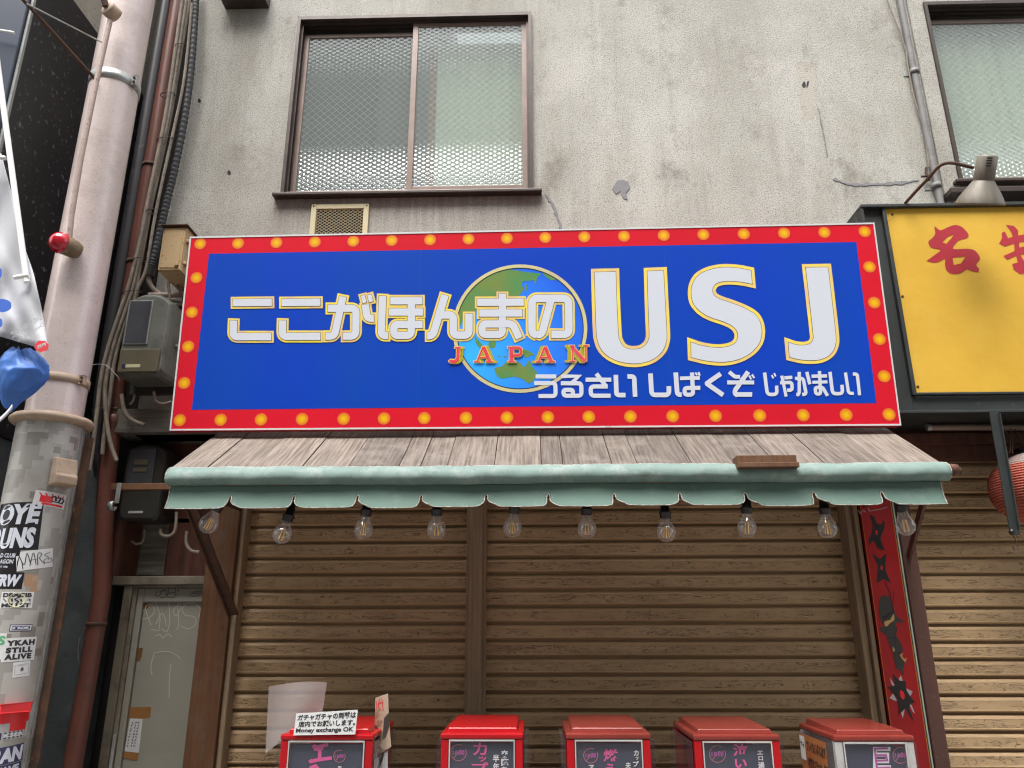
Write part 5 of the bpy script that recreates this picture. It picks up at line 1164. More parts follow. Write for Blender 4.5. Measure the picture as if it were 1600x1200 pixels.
sticker(22, 822, 0.180, 0.180, 3, [('black', bgf()), ('white', multi(txf('OYE', (-0.40, 0.48, 0.03, 0.47), 0.055, 0.15), txf('RUNS', (-0.48, 0.42, -0.46, -0.03), 0.055, 0.15)))])
sticker(80, 780.5, 0.118, 0.056, -4, [('paper', bgf()), ('sred', multi(bgf(-0.33, 0.05, -0.25, 0.20), bgf(-0.25, 0.42, -0.42, -0.28), stf([[(-0.38, 0.35), (-0.30, 0.2)], [(-0.2, 0.38), (-0.15, 0.2)], [(0.0, 0.38), (0.02, 0.2)], [(0.2, 0.38), (0.2, 0.2)], [(0.38, 0.38), (0.36, 0.2)]], 0.05))), ('ink', multi(stf([[(-0.02, 0.1), (0.1, 0.25), (0.15, -0.05)], [(0.15, 0.15), (0.28, 0.22), (0.25, -0.1)], [(0.3, 0.2), (0.42, 0.1), (0.36, -0.12)], [(0.0, -0.1), (0.42, -0.15)]], 0.06)))])
sticker(8, 875, 0.095, 0.088, 0, [('black', bgf()), ('white', multi(txf('H-D CLUB', (-0.40, 0.36, 0.10, 0.28), 0.03, 0.1), txf('DRAGON', (-0.42, 0.33, -0.15, 0.03), 0.03, 0.1), txf('EST. 1998', (-0.2, 0.15, -0.33, -0.24), 0.02)))])
sticker(56, 874, 0.125, 0.070, 11, [('paper', bgf()), ('ink', stf([[(-0.42, 0.3), (-0.36, -0.05), (-0.34, -0.42)], [(-0.42, 0.25), (-0.30, -0.2), (-0.22, 0.38), (-0.14, -0.2)], [(-0.16, -0.3), (-0.06, 0.36), (0.0, -0.25)], [(-0.16, -0.02), (0.04, 0.02)], [(0.04, -0.3), (0.06, 0.3), (0.16, 0.25), (0.10, 0.02), (0.24, -0.3)], [(0.40, 0.30), (0.24, 0.18), (0.36, 0.02), (0.22, -0.08), (0.26, -0.24), (0.46, -0.2), (0.44, -0.02), (0.34, -0.1)]], 0.022))])
sticker(12, 907, 0.100, 0.060, 0, [('black', bgf()), ('white', txf('ERW', (-0.46, 0.44, -0.36, 0.36), 0.06, 0.2))])
sticker(26, 937.5, 0.105, 0.058, 1, [('paper', bgf()), ('ink', multi(txf('DRACIB', (-0.44, 0.44, 0.18, 0.44), 0.05), txf('MILLET', (-0.44, 0.44, -0.44, -0.2), 0.05), stf([[(-0.42, 0.1), (-0.3, -0.1)], [(0.36, 0.1), (0.42, -0.1)], [(0.3, 0.0), (0.44, 0.02)]], 0.03))),
      ('cornsilk', lambda mb, P, up: mb.fill([[P(0.27*math.cos(k*math.pi/12), 0.44*math.sin(k*math.pi/12), up) for k in range(24)]])), ('ninja', multi(stf([[(-0.02, 0.3), (0.08, 0.2), (-0.05, 0.05), (0.06, -0.1), (0.0, -0.25)], [(-0.15, 0.1), (-0.12, -0.1)], [(0.12, 0.05), (0.16, -0.1)]], 0.06), stf([[(0.23*math.cos(k*math.pi/6), 0.38*math.sin(k*math.pi/6)) for k in range(2, 9)]], 0.02)))])
sticker(33, 981, 0.072, 0.024, 1, [('navy', bgf()), ('paper', multi(bgf(-0.46, 0.46, -0.38, 0.38))), ('navy', bgf(-0.40, 0.40, -0.26, 0.28)), ('white', txf('S*ROK', (-0.38, 0.38, -0.18, 0.2), 0.06))])
sticker(31, 1014.5, 0.108, 0.082, 3, [('paper', bgf()), ('ink', multi(txf('YKAH', (-0.40, 0.44, 0.16, 0.40), 0.07, 0, 1.2), txf('STiLL', (-0.40, 0.40, -0.14, 0.10), 0.07, 0, 1.2), txf('ALiVE', (-0.42, 0.38, -0.42, -0.18), 0.07, 0, 1.2)))])
sticker(34, 1045.5, 0.056, 0.052, 6, [('paper', bgf()), ('bannergrey', stf([[(-0.38, 0.3), (0.38, 0.34)], [(-0.38, -0.34), (0.38, -0.30)], [(-0.4, 0.32), (-0.4, -0.32)], [(0.4, 0.32), (0.4, -0.32)], [(-0.25, 0.24), (0.25, 0.26)]], 0.03)), ('ink', stf([[(0.02, 0.12), (-0.06, -0.05), (0.06, -0.05), (0.02, 0.12)]], 0.06))])
sticker(0, 1010, 0.030, 0.090, 0, [('paper', bgf()), ('sgreen', txf('S', (-0.3, 0.45, 0.05, 0.4), 0.04))])
# red pocket holder
sticker(23, 1118, 0.115, 0.085, 2, [('greyplastic', bgf(-0.5, 0.5, -0.9, 0.45)), ('sred', multi(bgf(-0.5, 0.48, -0.28, 0.16), bgf(-0.10, 0.40, -0.60, -0.28))), ('paper', bgf(-0.12, 0.45, 0.18, 0.44)), ('ink', stf([[(0.0, 0.36), (0.1, 0.37)], [(0.28, 0.38), (0.38, 0.39)]], 0.025))], 'leaflet_pocket')
A9, Z9 = cyl_hit(24, 1105); mb = MB(); d9 = V3((math.cos(A9), math.sin(A9), 0)); t9 = V3((-d9.y, d9.x, 0)); c9 = cyl_pt(A9, Z9, PR2)
mb.prism([c9-t9*0.055+d9*0.002+V3((0, 0, -0.016)), c9+t9*0.045+d9*0.002+V3((0, 0, -0.016)), c9+t9*0.045+d9*0.020+V3((0, 0, -0.016)), c9-t9*0.055+d9*0.020+V3((0, 0, -0.016))], (0, 0, 0.030)); build('pocket_clip', mb, 'sred', pole, None, 0.003)
sticker(14, 1149, 0.110, 0.022, 3, [('navy', bgf()), ('paper', txf('KSER', (-0.15, 0.46, -0.28, 0.3), 0.05))])
sticker(12, 1180, 0.115, 0.058, 6, [('navy', bgf()), ('white', txf('RAN', (-0.46, 0.48, -0.42, 0.42), 0.06, 0.15))])
sticker(10, 1203, 0.110, 0.034, 6, [('navy', bgf()), ('white', txf('LEAVE', (-0.46, 0.40, -0.42, 0.34), 0.05, 0.1))])

# conduit and red beacon on the pole
bc = thing('red_beacon', (-1.90, -0.80, 3.1), 'small red beacon lamp on a beige mount before the pink pole', 'lamp')
bp = at(104, 384, -0.76); hd = at(94, 381, -0.86); ax = (V3((-0.55, -0.80, 0.12))).normalized()
build('mount', MB().lathe([(0.030, -0.055), (0.034, -0.045), (0.039, -0.03), (0.041, 0.0), (0.043, 0.008), (0.040, 0.014)], bp, 24, ax), 'brass', bc)
build('lens', MB().lathe([(0.042, 0.010), (0.046, 0.018), (0.044, 0.036), (0.034, 0.056), (0.018, 0.066), (0.0, 0.069)], bp, 24, ax), 'lampred', bc)
cd_ = thing('pole_conduit', (-1.91, -0.78, 3.15), 'thin pinkish conduit down the front of the pole to the beacon', 'conduit')
build('tube', MB().tube([at(172, 32, -0.80), at(150, 130, -0.80), at(126, 250, -0.79), at(112, 335, -0.78), at(108, 372, -0.77)], 0.0115, 14), 'conduit', cd_)
tb = at(174, 18, -0.80)
build('round_box', MB().lathe([(0, -0.028), (0.034, -0.028), (0.036, -0.02), (0.036, 0.022), (0.030, 0.028), (0, 0.028)], tb, 28, (-0.3, -0.85, 0.1)), 'beige', cd_)
build('stub', MB().tube([tb+V3((-0.01, -0.03, 0.0)), tb+V3((-0.06, -0.10, 0.20))], 0.014, 12), 'rust', cd_)
# stay rods
lone('stay_rod', MB().tube([at(20, -18, -1.15), at(151, 126, -0.72)], 0.0075, 8), 'rust', 'thick dark stay rod slanting from the upper left to the pole', 'rod', 'stay rods')
lone('stay_rod', MB().tube([at(42, 6, -1.10), at(163, 68, -0.70)], 0.0035, 8), 'steel', 'thin pale stay rod slanting above the thick one', 'rod', 'stay rods')

# ================================================================== BANNER AND TARPAULIN
def sheet(F_pts, Y, nu, nv, wave):
    """quad of photo points (TL, TR, BR, BL) at depth Y, with folds"""
    a, b, c, d = [V3((x, y, 0)) for x, y in F_pts]
    def fn(u, v):
        p = (a*(1-u)+b*u)*(1-v)+(d*(1-u)+c*u)*v; return at(p.x, p.y, Y+wave(u, v))
    return MB().grid(fn, nu, nv)
bn = thing('banner', at(30, 500, -1.0), 'white cloth banner with blue, grey and red print at the left edge', 'banner')
def bwave(u, v): return 0.012*math.sin(u*9+v*3)+0.009*math.sin(v*19+u*11)+0.016*max(0, v-0.45)*math.sin(u*22-v*16)
def bshape(u, v):
    # right edge follows the slack cloth down to its tip
    yy = [0, 0.25, 0.5, 0.72, 0.86, 1.0]; xr = [2, 18, 30, 52, 66, 76]
    k = v*5; i = min(4, int(k)); t_ = k-i; x1 = xr[i]*(1-t_)+xr[i+1]*t_
    top = 240; bottom = 470+90*(u**1.4)+0*u
    y = top+(548-40*(1-u)-top)*v
    x = -60+(x1+60)*u
    return x, y
mb = MB(); mb.grid(lambda u, v: at(*bshape(u, v), -1.0+bwave(u, v)), 26, 26); build('cloth', mb, 'banner', bn, None, solid=0.0012)
FBn = lambda a, b: at(a, b, -1.040)
bl = MB()
for (cx, cy, rx, ry) in ((-2, 425, 5, 7), (2, 476, 16, 9), (-2, 503, 6, 6)): bl.fill([[FBn(cx+rx*math.cos(k*math.pi/10), cy+ry*math.sin(k*math.pi/10)+(3 if k < 6 else 0)) for k in range(20)]])
build('blue_print', bl, 'bannerblue', bn)
rp = MB(); rp.fill([[FBn(65+11*math.cos(k*math.pi/10)*(1+0.08*math.sin(k*3)), 541+9*math.sin(k*math.pi/10)*(1+0.1*math.cos(k*4))) for k in range(20)]]); build('red_print', rp, 'bannerred', bn)
gpnt = MB()
def bt(a, b):   # mirrored writing, as seen from the back of the cloth
    return V3((0, 0, 0))
def slant(x0, y0, dx, dy, hx, hy):  return lambda a, b: at(x0+dx*a+hx*b, y0+dy*a+hy*b, -1.041)
vs = MB(); put_text(vs, slant(66, 500, -48, 30, -3, -10), 'いのち輝く未来', (0, 1, 0, 1), 0.02); put_text(vs, slant(69, 511, -40, 25, -2, -7), 'Designing Fu', (0, 1, 0, 1), 0.01)
build('grey_print', vs, 'bannergrey', bn)
fl = MB(); put_text(fl, slant(72, 540, -13, 5, -1, -5), '関西', (0, 1, 0, 1), 0.02); build('badge_lettering', fl, 'banner', bn)
fb = thing('tubular_stand', at(30, 300, -1.03), 'white tubular frame leaning behind the cloth banner', 'frame')
build('upright', MB().tube([at(-9, 60, -1.06), at(42, 441, -1.03)], 0.011, 10), 'white_gloss', fb)
build('crosspiece', MB().tube([at(-20, 244, -1.05), at(9, 247, -1.045)], 0.009, 8), 'white_gloss', fb)
build('crosspiece', MB().tube([at(22, 434, -1.04), at(45, 430, -1.035)], 0.009, 8), 'white_gloss', fb)
# blue tarpaulin bundle
from mathutils import noise as MN
def tarp(u, v):
    a = u*2*math.pi; prof_ = [0.35, 0.80, 1.0, 1.02, 0.92, 0.72, 0.42, 0.16]; k = v*7; i = min(6, int(k)); t_ = k-i; rr = prof_[i]*(1-t_)+prof_[i+1]*t_
    q = V3((math.cos(a)*1.3, math.sin(a)*1.3, v*1.9)); f_ = MN.noise(q*1.1)*0.5
    rid = 1-abs(MN.noise(q*1.3+V3((3, 1, 7))))*2.6; rid2 = 1-abs(MN.noise(q*2.3+V3((9, 4, 2))))*2.4
    rr *= 1+0.35*f_+0.20*rid+0.05*rid2
    c = at(33-10*v+8*math.sin(v*5), 548+94*v, -0.93); return c+V3((0.080*rr*math.cos(a), 0.055*rr*math.sin(a), 0.012*rid))
mb = MB(); mb.grid(tarp, 90, 50); lone('blue_tarpaulin', mb, 'tarp', 'crumpled blue tarpaulin bundle hanging below the white banner', 'tarpaulin')
lone('white_strap', MB().grid(lambda u, v: at(19-19*u-10*u*u, 632+28*u+7*v, -1.03+0.01*math.sin(3*u)), 10, 2), 'banner', 'white strap end dangling below the blue tarpaulin', 'strap', solid=0.002)

# dark box at the top edge
lone('shutter_box_bottom', MB().box(-1.775, -1.515, -0.12, 0.0, 5.075, 5.2), 'bronze', 'dark bronze sill edge showing at the top left of the stucco wall', 'sill')

# ================================================================== RIGHT SIDE: yellow sign
ys = thing('yellow_sign', (2.4, -0.30, 2.5), 'yellow painted sign with red brush characters in a dark steel frame', 'sign')
FY = -0.30; yx0, yx1, yz0, yz1 = 1.586, 3.3, 2.494, 3.526; ix0_ = 1.706; iz0_ = 2.588; iz1_ = 3.512
build('panel', MB().box(ix0_, yx1, FY+0.004, FY+0.02, iz0_, iz1_), 'yellow', ys)
mb = MB(); mb.box(yx0, ix0_-0.018, FY+0.012, FY+0.03, yz0, yz1); mb.box(ix0_-0.018, yx1, FY+0.012, FY+0.03, yz0, iz0_-0.012); build('flange', mb, 'frame', ys, None, 0.003)
mb = MB(); mb.box(ix0_-0.018, ix0_-0.001, FY-0.008, FY+0.03, iz0_-0.012, yz1-0.016); mb.box(ix0_-0.001, yx1, FY-0.008, FY+0.0035, iz0_-0.012, iz0_-0.001); mb.box(yx0, yx0+0.012, FY-0.012, FY+0.0118, yz0, yz1-0.016); mb.box(yx0, yx1, FY-0.018, FY+0.03, yz1-0.0155, yz1); mb.box(yx0+0.0125, yx1, FY-0.018, FY+0.0118, yz0-0.004, yz0+0.008); build('frame', mb, 'frame', ys, None, 0.002)
build('side', MB().box(yx0, yx0+0.006, FY+0.0305, 0.0, yz0, yz1), 'frame', ys)
build('top', MB().box(yx0+0.007, yx1, FY+0.0305, 0.0, yz1-0.008, yz1), 'frame', ys); build('underside', MB().box(yx0+0.007, yx1, FY+0.0305, 0.0, yz0, yz0+0.006), 'frame', ys)
FYf = Face(lambda a, b: at(a, b, FY+0.004), (0, -1, 0)); c7 = zc(1200, 200, 4)
mb = MB()
na = [(1040, 615), (1075, 640), (1120, 622), (1165, 607), (1210, 618), (1252, 665), (1240, 690), (1190, 705), (1155, 755), (1235, 755), (1290, 765), (1325, 815), (1300, 855), (1318, 880), (1312, 900), (1275, 895), (1240, 885), (1200, 910), (1150, 912), (1115, 890), (1105, 850), (1103, 820), (1050, 842), (988, 832, 's'), (1040, 795), (1078, 765), (1050, 755), (1015, 745), (1002, 710), (1025, 690), (1045, 660)]
vs_, fs_ = curve_fill([smooth2(c7(na), 3), c7([(1088, 716), (1115, 724), (1145, 690), (1162, 666), (1120, 683)]), c7([(1153, 812), (1160, 857), (1205, 847), (1236, 802)])]); mb.add([FYf.P(p, 0.0012) for p in vs_], fs_)
wb = [(1485, 605), (1535, 612), (1562, 640), (1563, 672), (1640, 660), (1640, 705), (1568, 716), (1570, 748), (1640, 730), (1640, 788), (1575, 792), (1610, 850), (1640, 900), (1575, 915), (1535, 885), (1525, 850), (1560, 842), (1550, 800), (1495, 825), (1470, 800), (1540, 770), (1538, 722), (1480, 742), (1443, 722), (1462, 690), (1460, 655), (1480, 648), (1500, 690), (1530, 680), (1520, 650)]
mb.fill([[FYf.P(p, 0.0012) for p in c7(wb)]])
build('lettering', mb, 'brushred', ys)
for (x, y) in ((1394, 335), (1410, 463), (1434, 604)): build('screw', MB().lathe([(0, 0.003), (0.006, 0.002), (0.006, 0)], at(x, y, FY+0.0035), 10, (0, -1, 0)), 'rust', ys)
mb = MB(); mb.tube([at(1396, 335, FY-0.002), at(1395, 341, FY-0.003), at(1386, 347, FY-0.01)], 0.001, 4); build('thread', mb, 'black', ys)
# lamp
gl = thing('sign_lamp', at(1415, 317, -0.32), 'grimy bell shaped lamp on a bent arm over the yellow sign', 'lamp')
arm = catmull([at(1414, 318, -0.31), at(1432, 298, -0.38), at(1452, 277, -0.46), at(1464, 263, -0.50), at(1475, 256, -0.53), at(1490, 255, -0.55), at(1521, 262, -0.55)], 8)
build('arm', MB().tube(arm, 0.0075, 12), 'rust', gl)
LA = V3((0.05, -0.50, 0.85)).normalized(); ht = at(1537, 281, -0.55); 
build('lamp_neck', MB().lathe([(0.0, 0.106), (0.036, 0.105), (0.042, 0.099), (0.042, 0.0), (0.040, -0.004)], ht, 28, LA), 'lampshade', gl)
mb = MB()
sd_ = V3((1, 0, 0)); fr_d = LA.cross(sd_).normalized(); fr_d = fr_d if fr_d.y < 0 else -fr_d
for k_ in range(4):
    c_ = ht+LA*(0.056+k_*0.011)+fr_d*0.0405-sd_*0.014
    mb.prism([c_-sd_*0.012, c_+sd_*0.012, c_+sd_*0.012+LA*0.005, c_-sd_*0.012+LA*0.005], fr_d*0.003)
build('vent_slot', mb, 'black', gl)
build('lamp_shade', MB().lathe([(0.038, -0.001), (0.046, -0.010), (0.060, -0.032), (0.078, -0.060), (0.090, -0.082), (0.098, -0.102), (0.099, -0.109), (0.096, -0.109), (0.086, -0.082), (0.056, -0.032)], ht, 32, LA), 'lampshade', gl)
# conduit on the stucco
cr = thing('wall_conduit', (2.13, -0.03, 3.7), 'grey conduit clipped to the stucco wall left of the right window', 'conduit')
build('tube', MB().tube([(2.132, -0.022, 6.5), (2.132, -0.022, 4.6), (2.136, -0.022, 4.3), (2.140, -0.022, 3.5)], 0.018, 16), 'conduitgrey', cr)
mb = MB()
for z in (4.52, 3.80):
    cl_ = build('clamp', MB().lathe([(0.020, -0.014), (0.024, -0.014), (0.024, 0.014), (0.020, 0.014)], (2.134, -0.022, z), 16), 'conduitgrey', cr)
    build('clamp_foot', MB().box(2.085, 2.112, -0.004, -0.0005, z-0.012, z+0.012), 'steel', cl_)
lone('thin_wall_wire', MB().tube(px_path([(1384, -10), (1390, 10), (1398, 30), (1408, 55), (1416, 80), (1418, 100), (1421, 115), (1428, 150), (1441, 195), (1449, 240), (1452, 262)], -0.02), 0.004, 6), 'cable', 'thin grey wire hanging beside the wall conduit', 'wire')
mb = MB(); mb.tube([at(1447, 262, -0.02), at(1447, 272, -0.02), at(1452, 282, -0.02)], 0.007, 8); mb.tube([at(1440, 276, -0.03), at(1455, 274, -0.03)], 0.006, 8); lone('wall_bolt', mb, 'rust', 'rusty bolt fixing on the wall behind the lamp arm', 'bolt')
lone('white_wall_cap', MB().box(2.20, 2.30, -0.10, 0, 3.555, 3.60), 'white_gloss', 'small white cap behind the bell lamp on top of the yellow sign', 'cap', bevel=0.01)
lone('steel_ledge', MB().box(2.16, 4.2, -0.10, -0.0005, 3.715, 3.745), 'bronze', 'dark steel ledge below the right window behind the bell lamp', 'ledge', bevel=0.003)
# strut, hook, tube, lantern below the yellow sign
sr = thing('sign_strut', at(1552, 650, -0.33), 'dark steel strut with a holed end hanging below the yellow sign', 'strut')
build('bar', flatbar(at(1552, 642, -0.33), at(1586, 836, -0.33), 0.038, 0.006, None, V3((0, 1, 0))), 'frame', sr)
build('bar_edge', flatbar(at(1561, 646, -0.34), at(1592, 826, -0.34), 0.004, 0.016, None, V3((0, 1, 0))), 'frame', sr)
lone('wire_hook', MB().tube(px_path([(1582, 834), (1586, 842), (1590, 850), (1591, 857), (1586, 859), (1582, 853)], -0.34), 0.0022, 6), 'rust', 'thin wire hook tied to the strut below the yellow sign', 'hook')
lone('knotted_twine', MB().lathe([(0, -0.014), (0.010, -0.008), (0.014, 0), (0.008, 0.010), (0, 0.013)], at(1581, 831, -0.345), 8), 'black', 'dark knot of twine round the holed end of the steel strut', 'knot')
ft = thing('fluorescent_tube', at(1500, 669, -0.12), 'unlit fluorescent tube in the shade below the yellow sign', 'lamp')
build('tube', MB().tube([at(1453, 668, -0.12), at(1640, 668, -0.12)], 0.014, 12), 'tube', ft); build('end_cap', MB().tube([at(1448, 668, -0.12), at(1454, 668, -0.12)], 0.016, 12), 'steel', ft)
ln = thing('paper_lantern', (2.14, -0.20, 2.3), 'round red paper lantern with dusty top below the yellow sign', 'lantern')
lc = at(1640, 762, -0.20); R_ = 0.232; Hh = 0.166
pf = []; pf2 = []
NN = 168
for k_ in range(NN+1):
    t_ = -0.93+1.86*k_/NN; rr = R_*math.sqrt(max(0, 1-(abs(t_)**2.3))) + 0.0022*math.sin(k_*math.pi*2/6); (pf if t_ < 0.56 else pf2).append((rr, t_*Hh))
pf.append(pf2[0])
build('paper_body', MB().lathe(pf, lc, 64, smooth=False), 'lantern', ln); build('dusty_top', MB().lathe(pf2, lc, 64, smooth=False), 'dust', ln)
build('top_ring', MB().lathe([(pf2[-1][0]-0.02, pf2[-1][1]-0.002), (pf2[-1][0]+0.012, pf2[-1][1]-0.004), (pf2[-1][0]+0.014, pf2[-1][1]+0.022), (pf2[-1][0]-0.02, pf2[-1][1]+0.022)], lc, 48), 'black', ln)
build('bottom_ring', MB().lathe([(pf[0][0]-0.03, pf[0][1]), (pf[0][0]+0.006, pf[0][1]), (pf[0][0]+0.006, pf[0][1]-0.022), (pf[0][0]-0.03, pf[0][1]-0.022)], lc, 48), 'black', ln)
mb = MB(); mb.tube(px_path([(1570, 673), (1577, 682), (1579, 700), (1577, 708)], -0.22), 0.0022, 5); mb.tube(px_path([(1579, 668), (1582, 685), (1582, 708)], -0.22), 0.0022, 5); mb.tube(px_path([(1586, 670), (1596, 690), (1602, 712)], -0.2), 0.002, 5)
build('string', mb, 'rust', ln)

# ================================================================== CAPSULE MACHINES
def arr(px_pts, Y): return [at(x, y, Y) for x, y in px_pts]
def machine(x0, x1, yf, ztop, colour, lidmat, label, depth=0.40, side_panel=True):
    r = thing('capsule_machine', ((x0+x1)/2, yf+depth/2, 0.10), label, 'vending machine', 'capsule vending machines in a row')
    lipz = ztop-0.024
    # lid: lower lip, then a raised inner step
    mb = MB(); mb.box(x0, x1, yf, yf+depth, lipz, ztop-0.004)
    ld = build('lid', mb, lidmat, r, None, 0.006)
    mb = MB(); a, b, c, d = x0+0.020, x1-0.020, yf+0.026, yf+depth-0.02
    vs = [(a, c, ztop-0.0035), (b, c, ztop-0.0035), (b, d, ztop-0.0035), (a, d, ztop-0.0035)]
    vs += [(a+0.004, c+0.003, ztop+0.010), (b-0.004, c+0.003, ztop+0.010), (b-0.004, d-0.003, ztop+0.016), (a+0.004, d-0.003, ztop+0.016)]
    mb.add(vs, [(0, 1, 5, 4), (1, 2, 6, 5), (2, 3, 7, 6), (3, 0, 4, 7), (4, 5, 6, 7)]); build('lid_step', mb, lidmat, ld, None, 0.003)
    # case: corner posts, back, floor of the upper box
    pw = 0.026; mb = MB(); bx0, bx1 = x0+0.003, x1-0.003
    for xa_, xb_ in ((bx0, bx0+pw), (bx1-pw, bx1)):
        for ya_, yb_ in ((yf+0.004, yf+0.03), (yf+depth-0.03, yf+depth-0.002)): build('corner_post', MB().box(xa_, xb_, ya_, yb_, 0.72, lipz), colour, r, None, 0.003)
    build('case_back', MB().box(bx0+pw, bx1-pw, yf+depth-0.012, yf+depth-0.004, 0.72, lipz), colour, r)
    mb = MB(); mb.box(bx0, bx1, yf+0.002, yf+depth-0.002, 0.10, 0.7195); lo = build('lower_unit', mb, colour, r, None, 0.006)
    build('crank_knob', MB().lathe([(0.0, 0.03), (0.034, 0.028), (0.038, 0.0)], ((x0+x1)/2, yf+0.001, 0.55), 24, (0, -1, 0)), 'greyplastic', r)
    build('capsule_chute', MB().lathe([(0.0, 0.004), (0.055, 0.006), (0.062, 0.0)], ((x0+x1)/2, yf+0.001, 0.33), 24, (0, -1, 0)), 'dark', r)
    # printed card behind the clear front
    mb = MB(); mb.box(bx0+pw+0.006, bx1-pw-0.006, yf+0.016, yf+0.018, 0.74, lipz-0.012); cardo = build('blackboard_card', mb, 'slate', r)
    mb = MB(); mb.box(bx0+pw+0.001, bx1-pw-0.001, yf+0.003, yf+0.0055, 0.73, lipz-0.001); build('clear_front', mb, 'acrylic', r)
    mb = MB(); e = 0.004; mb.box(bx0+pw+0.001, bx0+pw+0.001+e, yf+0.0005, yf+0.0028, 0.73, lipz-0.001); mb.box(bx1-pw-0.001-e, bx1-pw-0.001, yf+0.0005, yf+0.0028, 0.73, lipz-0.001); mb.box(bx0+pw+0.0055, bx1-pw-0.0055, yf+0.0005, yf+0.0028, lipz-0.006, lipz-0.001)
    build('front_rim', mb, 'greyplastic', r)
    if side_panel:
        for xs0, xs1 in ((x0-0.016, x0+0.0005), (x1-0.0005, x1+0.016)):
            mb = MB(); mb.box(xs0, xs1, yf+0.03, yf+depth-0.03, 0.73, lipz-0.006); build('side_bin', mb, 'acrylic', r)
    return r, cardo
def write(cardo, r, items, Y):
    """items: ('text', str, px box, material, bold) or ('strokes', list, width, material)"""
    F = Face(lambda a, b: at(a, b, Y), (0, -1, 0)); groups = {}
    for it in items: groups.setdefault(it[-1], []).append(it)
    for k_, (m, its) in enumerate(groups.items()):
        mb = MB()
        for it in its:
            if it[0] == 'text': put_text(mb, lambda a, b: F.P((a, b), 0.0006+0.0003*k_), it[1], it[2], it[3])
            else: put_strokes(mb, F, it[1], it[2], 0.0006+0.0003*k_)
        build('lettering', mb, m, r)
def eighteen(cx, cy, rx):
    c_ = [[(cx+rx*math.cos(a), cy+rx*1.05*math.sin(a)) for a in [math.radians(-25+k_*14) for k_ in range(24)]]]
    c_ += [[(cx-rx*0.62, cy+rx*0.70), (cx+rx*0.25, cy-rx*0.35)]]
    return [('strokes', c_, 0.9, 'salmon'), ('text', '18禁', (cx-rx*0.76, cx+rx*0.82, cy+rx*0.34, cy-rx*0.38), 0.02, 'purple')]
YF = -0.75; YT = YF+0.0155
def mx_(px): return at(px, 1147, YF).x
r, c = machine(mx_(438), mx_(584), YF, 1.258, 'redplastic', 'redplastic', 'red capsule machine first from the left, behind the white notice')
E8 = zc(400, 1050, 6.6667)
write(c, r, [('strokes', [E8([(600, 770), (640, 785), (750, 752)]), E8([(668, 770), (662, 900)]), E8([(560, 935), (640, 915), (790, 895)])], 5.6, 'pink'), ('strokes', [E8([(600, 760), (620, 800), (700, 790)]), E8([(560, 915), (580, 940)])], 6.0, 'pink'), ('strokes', [E8([(560, 1000), (620, 975), (660, 1020)])], 5, 'pink'), ('text', 'エ', (528, 534, 1208, 1197), 0.03, 'chalk')]+eighteen(530.5, 1181.5, 9), YT)
r, c = machine(mx_(688), mx_(818), YF, 1.262, 'redplastic', 'redplastic', 'bright red capsule machine second from the left, before the middle post')
write(c, r, [('text', 'カ', (739, 761, 1180, 1160), 0.02, 'pink'), ('text', 'ッ', (748, 760, 1190, 1182), 0.02, 'pink'), ('text', 'プ', (737, 763, 1208, 1191), 0.02, 'pink'), ('text', '交際', (0, 0, 0, 0), 0, 'chalk')][:3]+[('text', '交', (783, 794, 1183.5, 1172), 0.03, 'chalk'), ('text', '際', (783, 795, 1196.5, 1185), 0.03, 'chalk'), ('text', '半', (770, 780, 1191, 1179), 0.03, 'chalk'), ('text', '年', (770, 780, 1204, 1192), 0.03, 'chalk'), ('text', '数', (783, 795, 1209, 1198), 0.03, 'chalk')]+eighteen(716.5, 1176, 12), YT)
r, c = machine(mx_(884), mx_(1017), YF, 1.262, 'redplastic', 'fadedred', 'red capsule machine with faded lid in the middle of the row')
write(c, r, [('text', '燃', (943, 966, 1190, 1170), 0.02, 'pink'), ('text', 'え', (945, 962, 1212, 1193), 0.02, 'pink'), ('text', 'カ', (990, 998, 1181, 1172), 0.03, 'chalk'), ('text', 'ッ', (993, 998, 1187.5, 1182), 0.03, 'chalk'), ('text', 'プ', (989, 998, 1198, 1189), 0.03, 'chalk'), ('text', '夫', (977, 986, 1201, 1191), 0.03, 'chalk'), ('text', 'ア', (920, 928, 1204, 1195), 0.03, 'chalk')]+eighteen(923, 1180.5, 11), YT)
r, c = machine(mx_(1083), mx_(1219), YF, 1.258, 'redplastic', 'fadedred', 'red capsule machine fourth from the left, before the wide shutter')
write(c, r, [('text', '泣', (1145, 1168, 1181.5, 1162), 0.03, 'pink'), ('text', 'い', (1148, 1167, 1200, 1186), 0.03, 'pink'), ('text', 'エ', (1183, 1192, 1179, 1173), 0.03, 'chalk'), ('text', 'ロ', (1185, 1192, 1188, 1181.5), 0.03, 'chalk'), ('text', '過', (1184, 1195, 1202, 1190), 0.03, 'chalk')]+eighteen(1121, 1178, 12.5), YT)
XL = mx_(1302); XR = mx_(1428)
r, c = machine(XL, XR, YF, 1.256, 'greyplastic', 'fadedred', 'grey capsule machine with faded red lid, last on the right', 0.36)
write(c, r, [('text', '巨', (1364, 1392, 1202, 1167), 0.05, 'chalk'), ('strokes', [[(1366, 1169.5), (1387, 1169), ], [(1366.5, 1168), (1370, 1201)], [(1368, 1180), (1384, 1180), (1386, 1188), (1369, 1188.5)], [(1370, 1200), (1391, 1199)]], 3.2, 'purple')]+eighteen(1407, 1180, 12), YT)
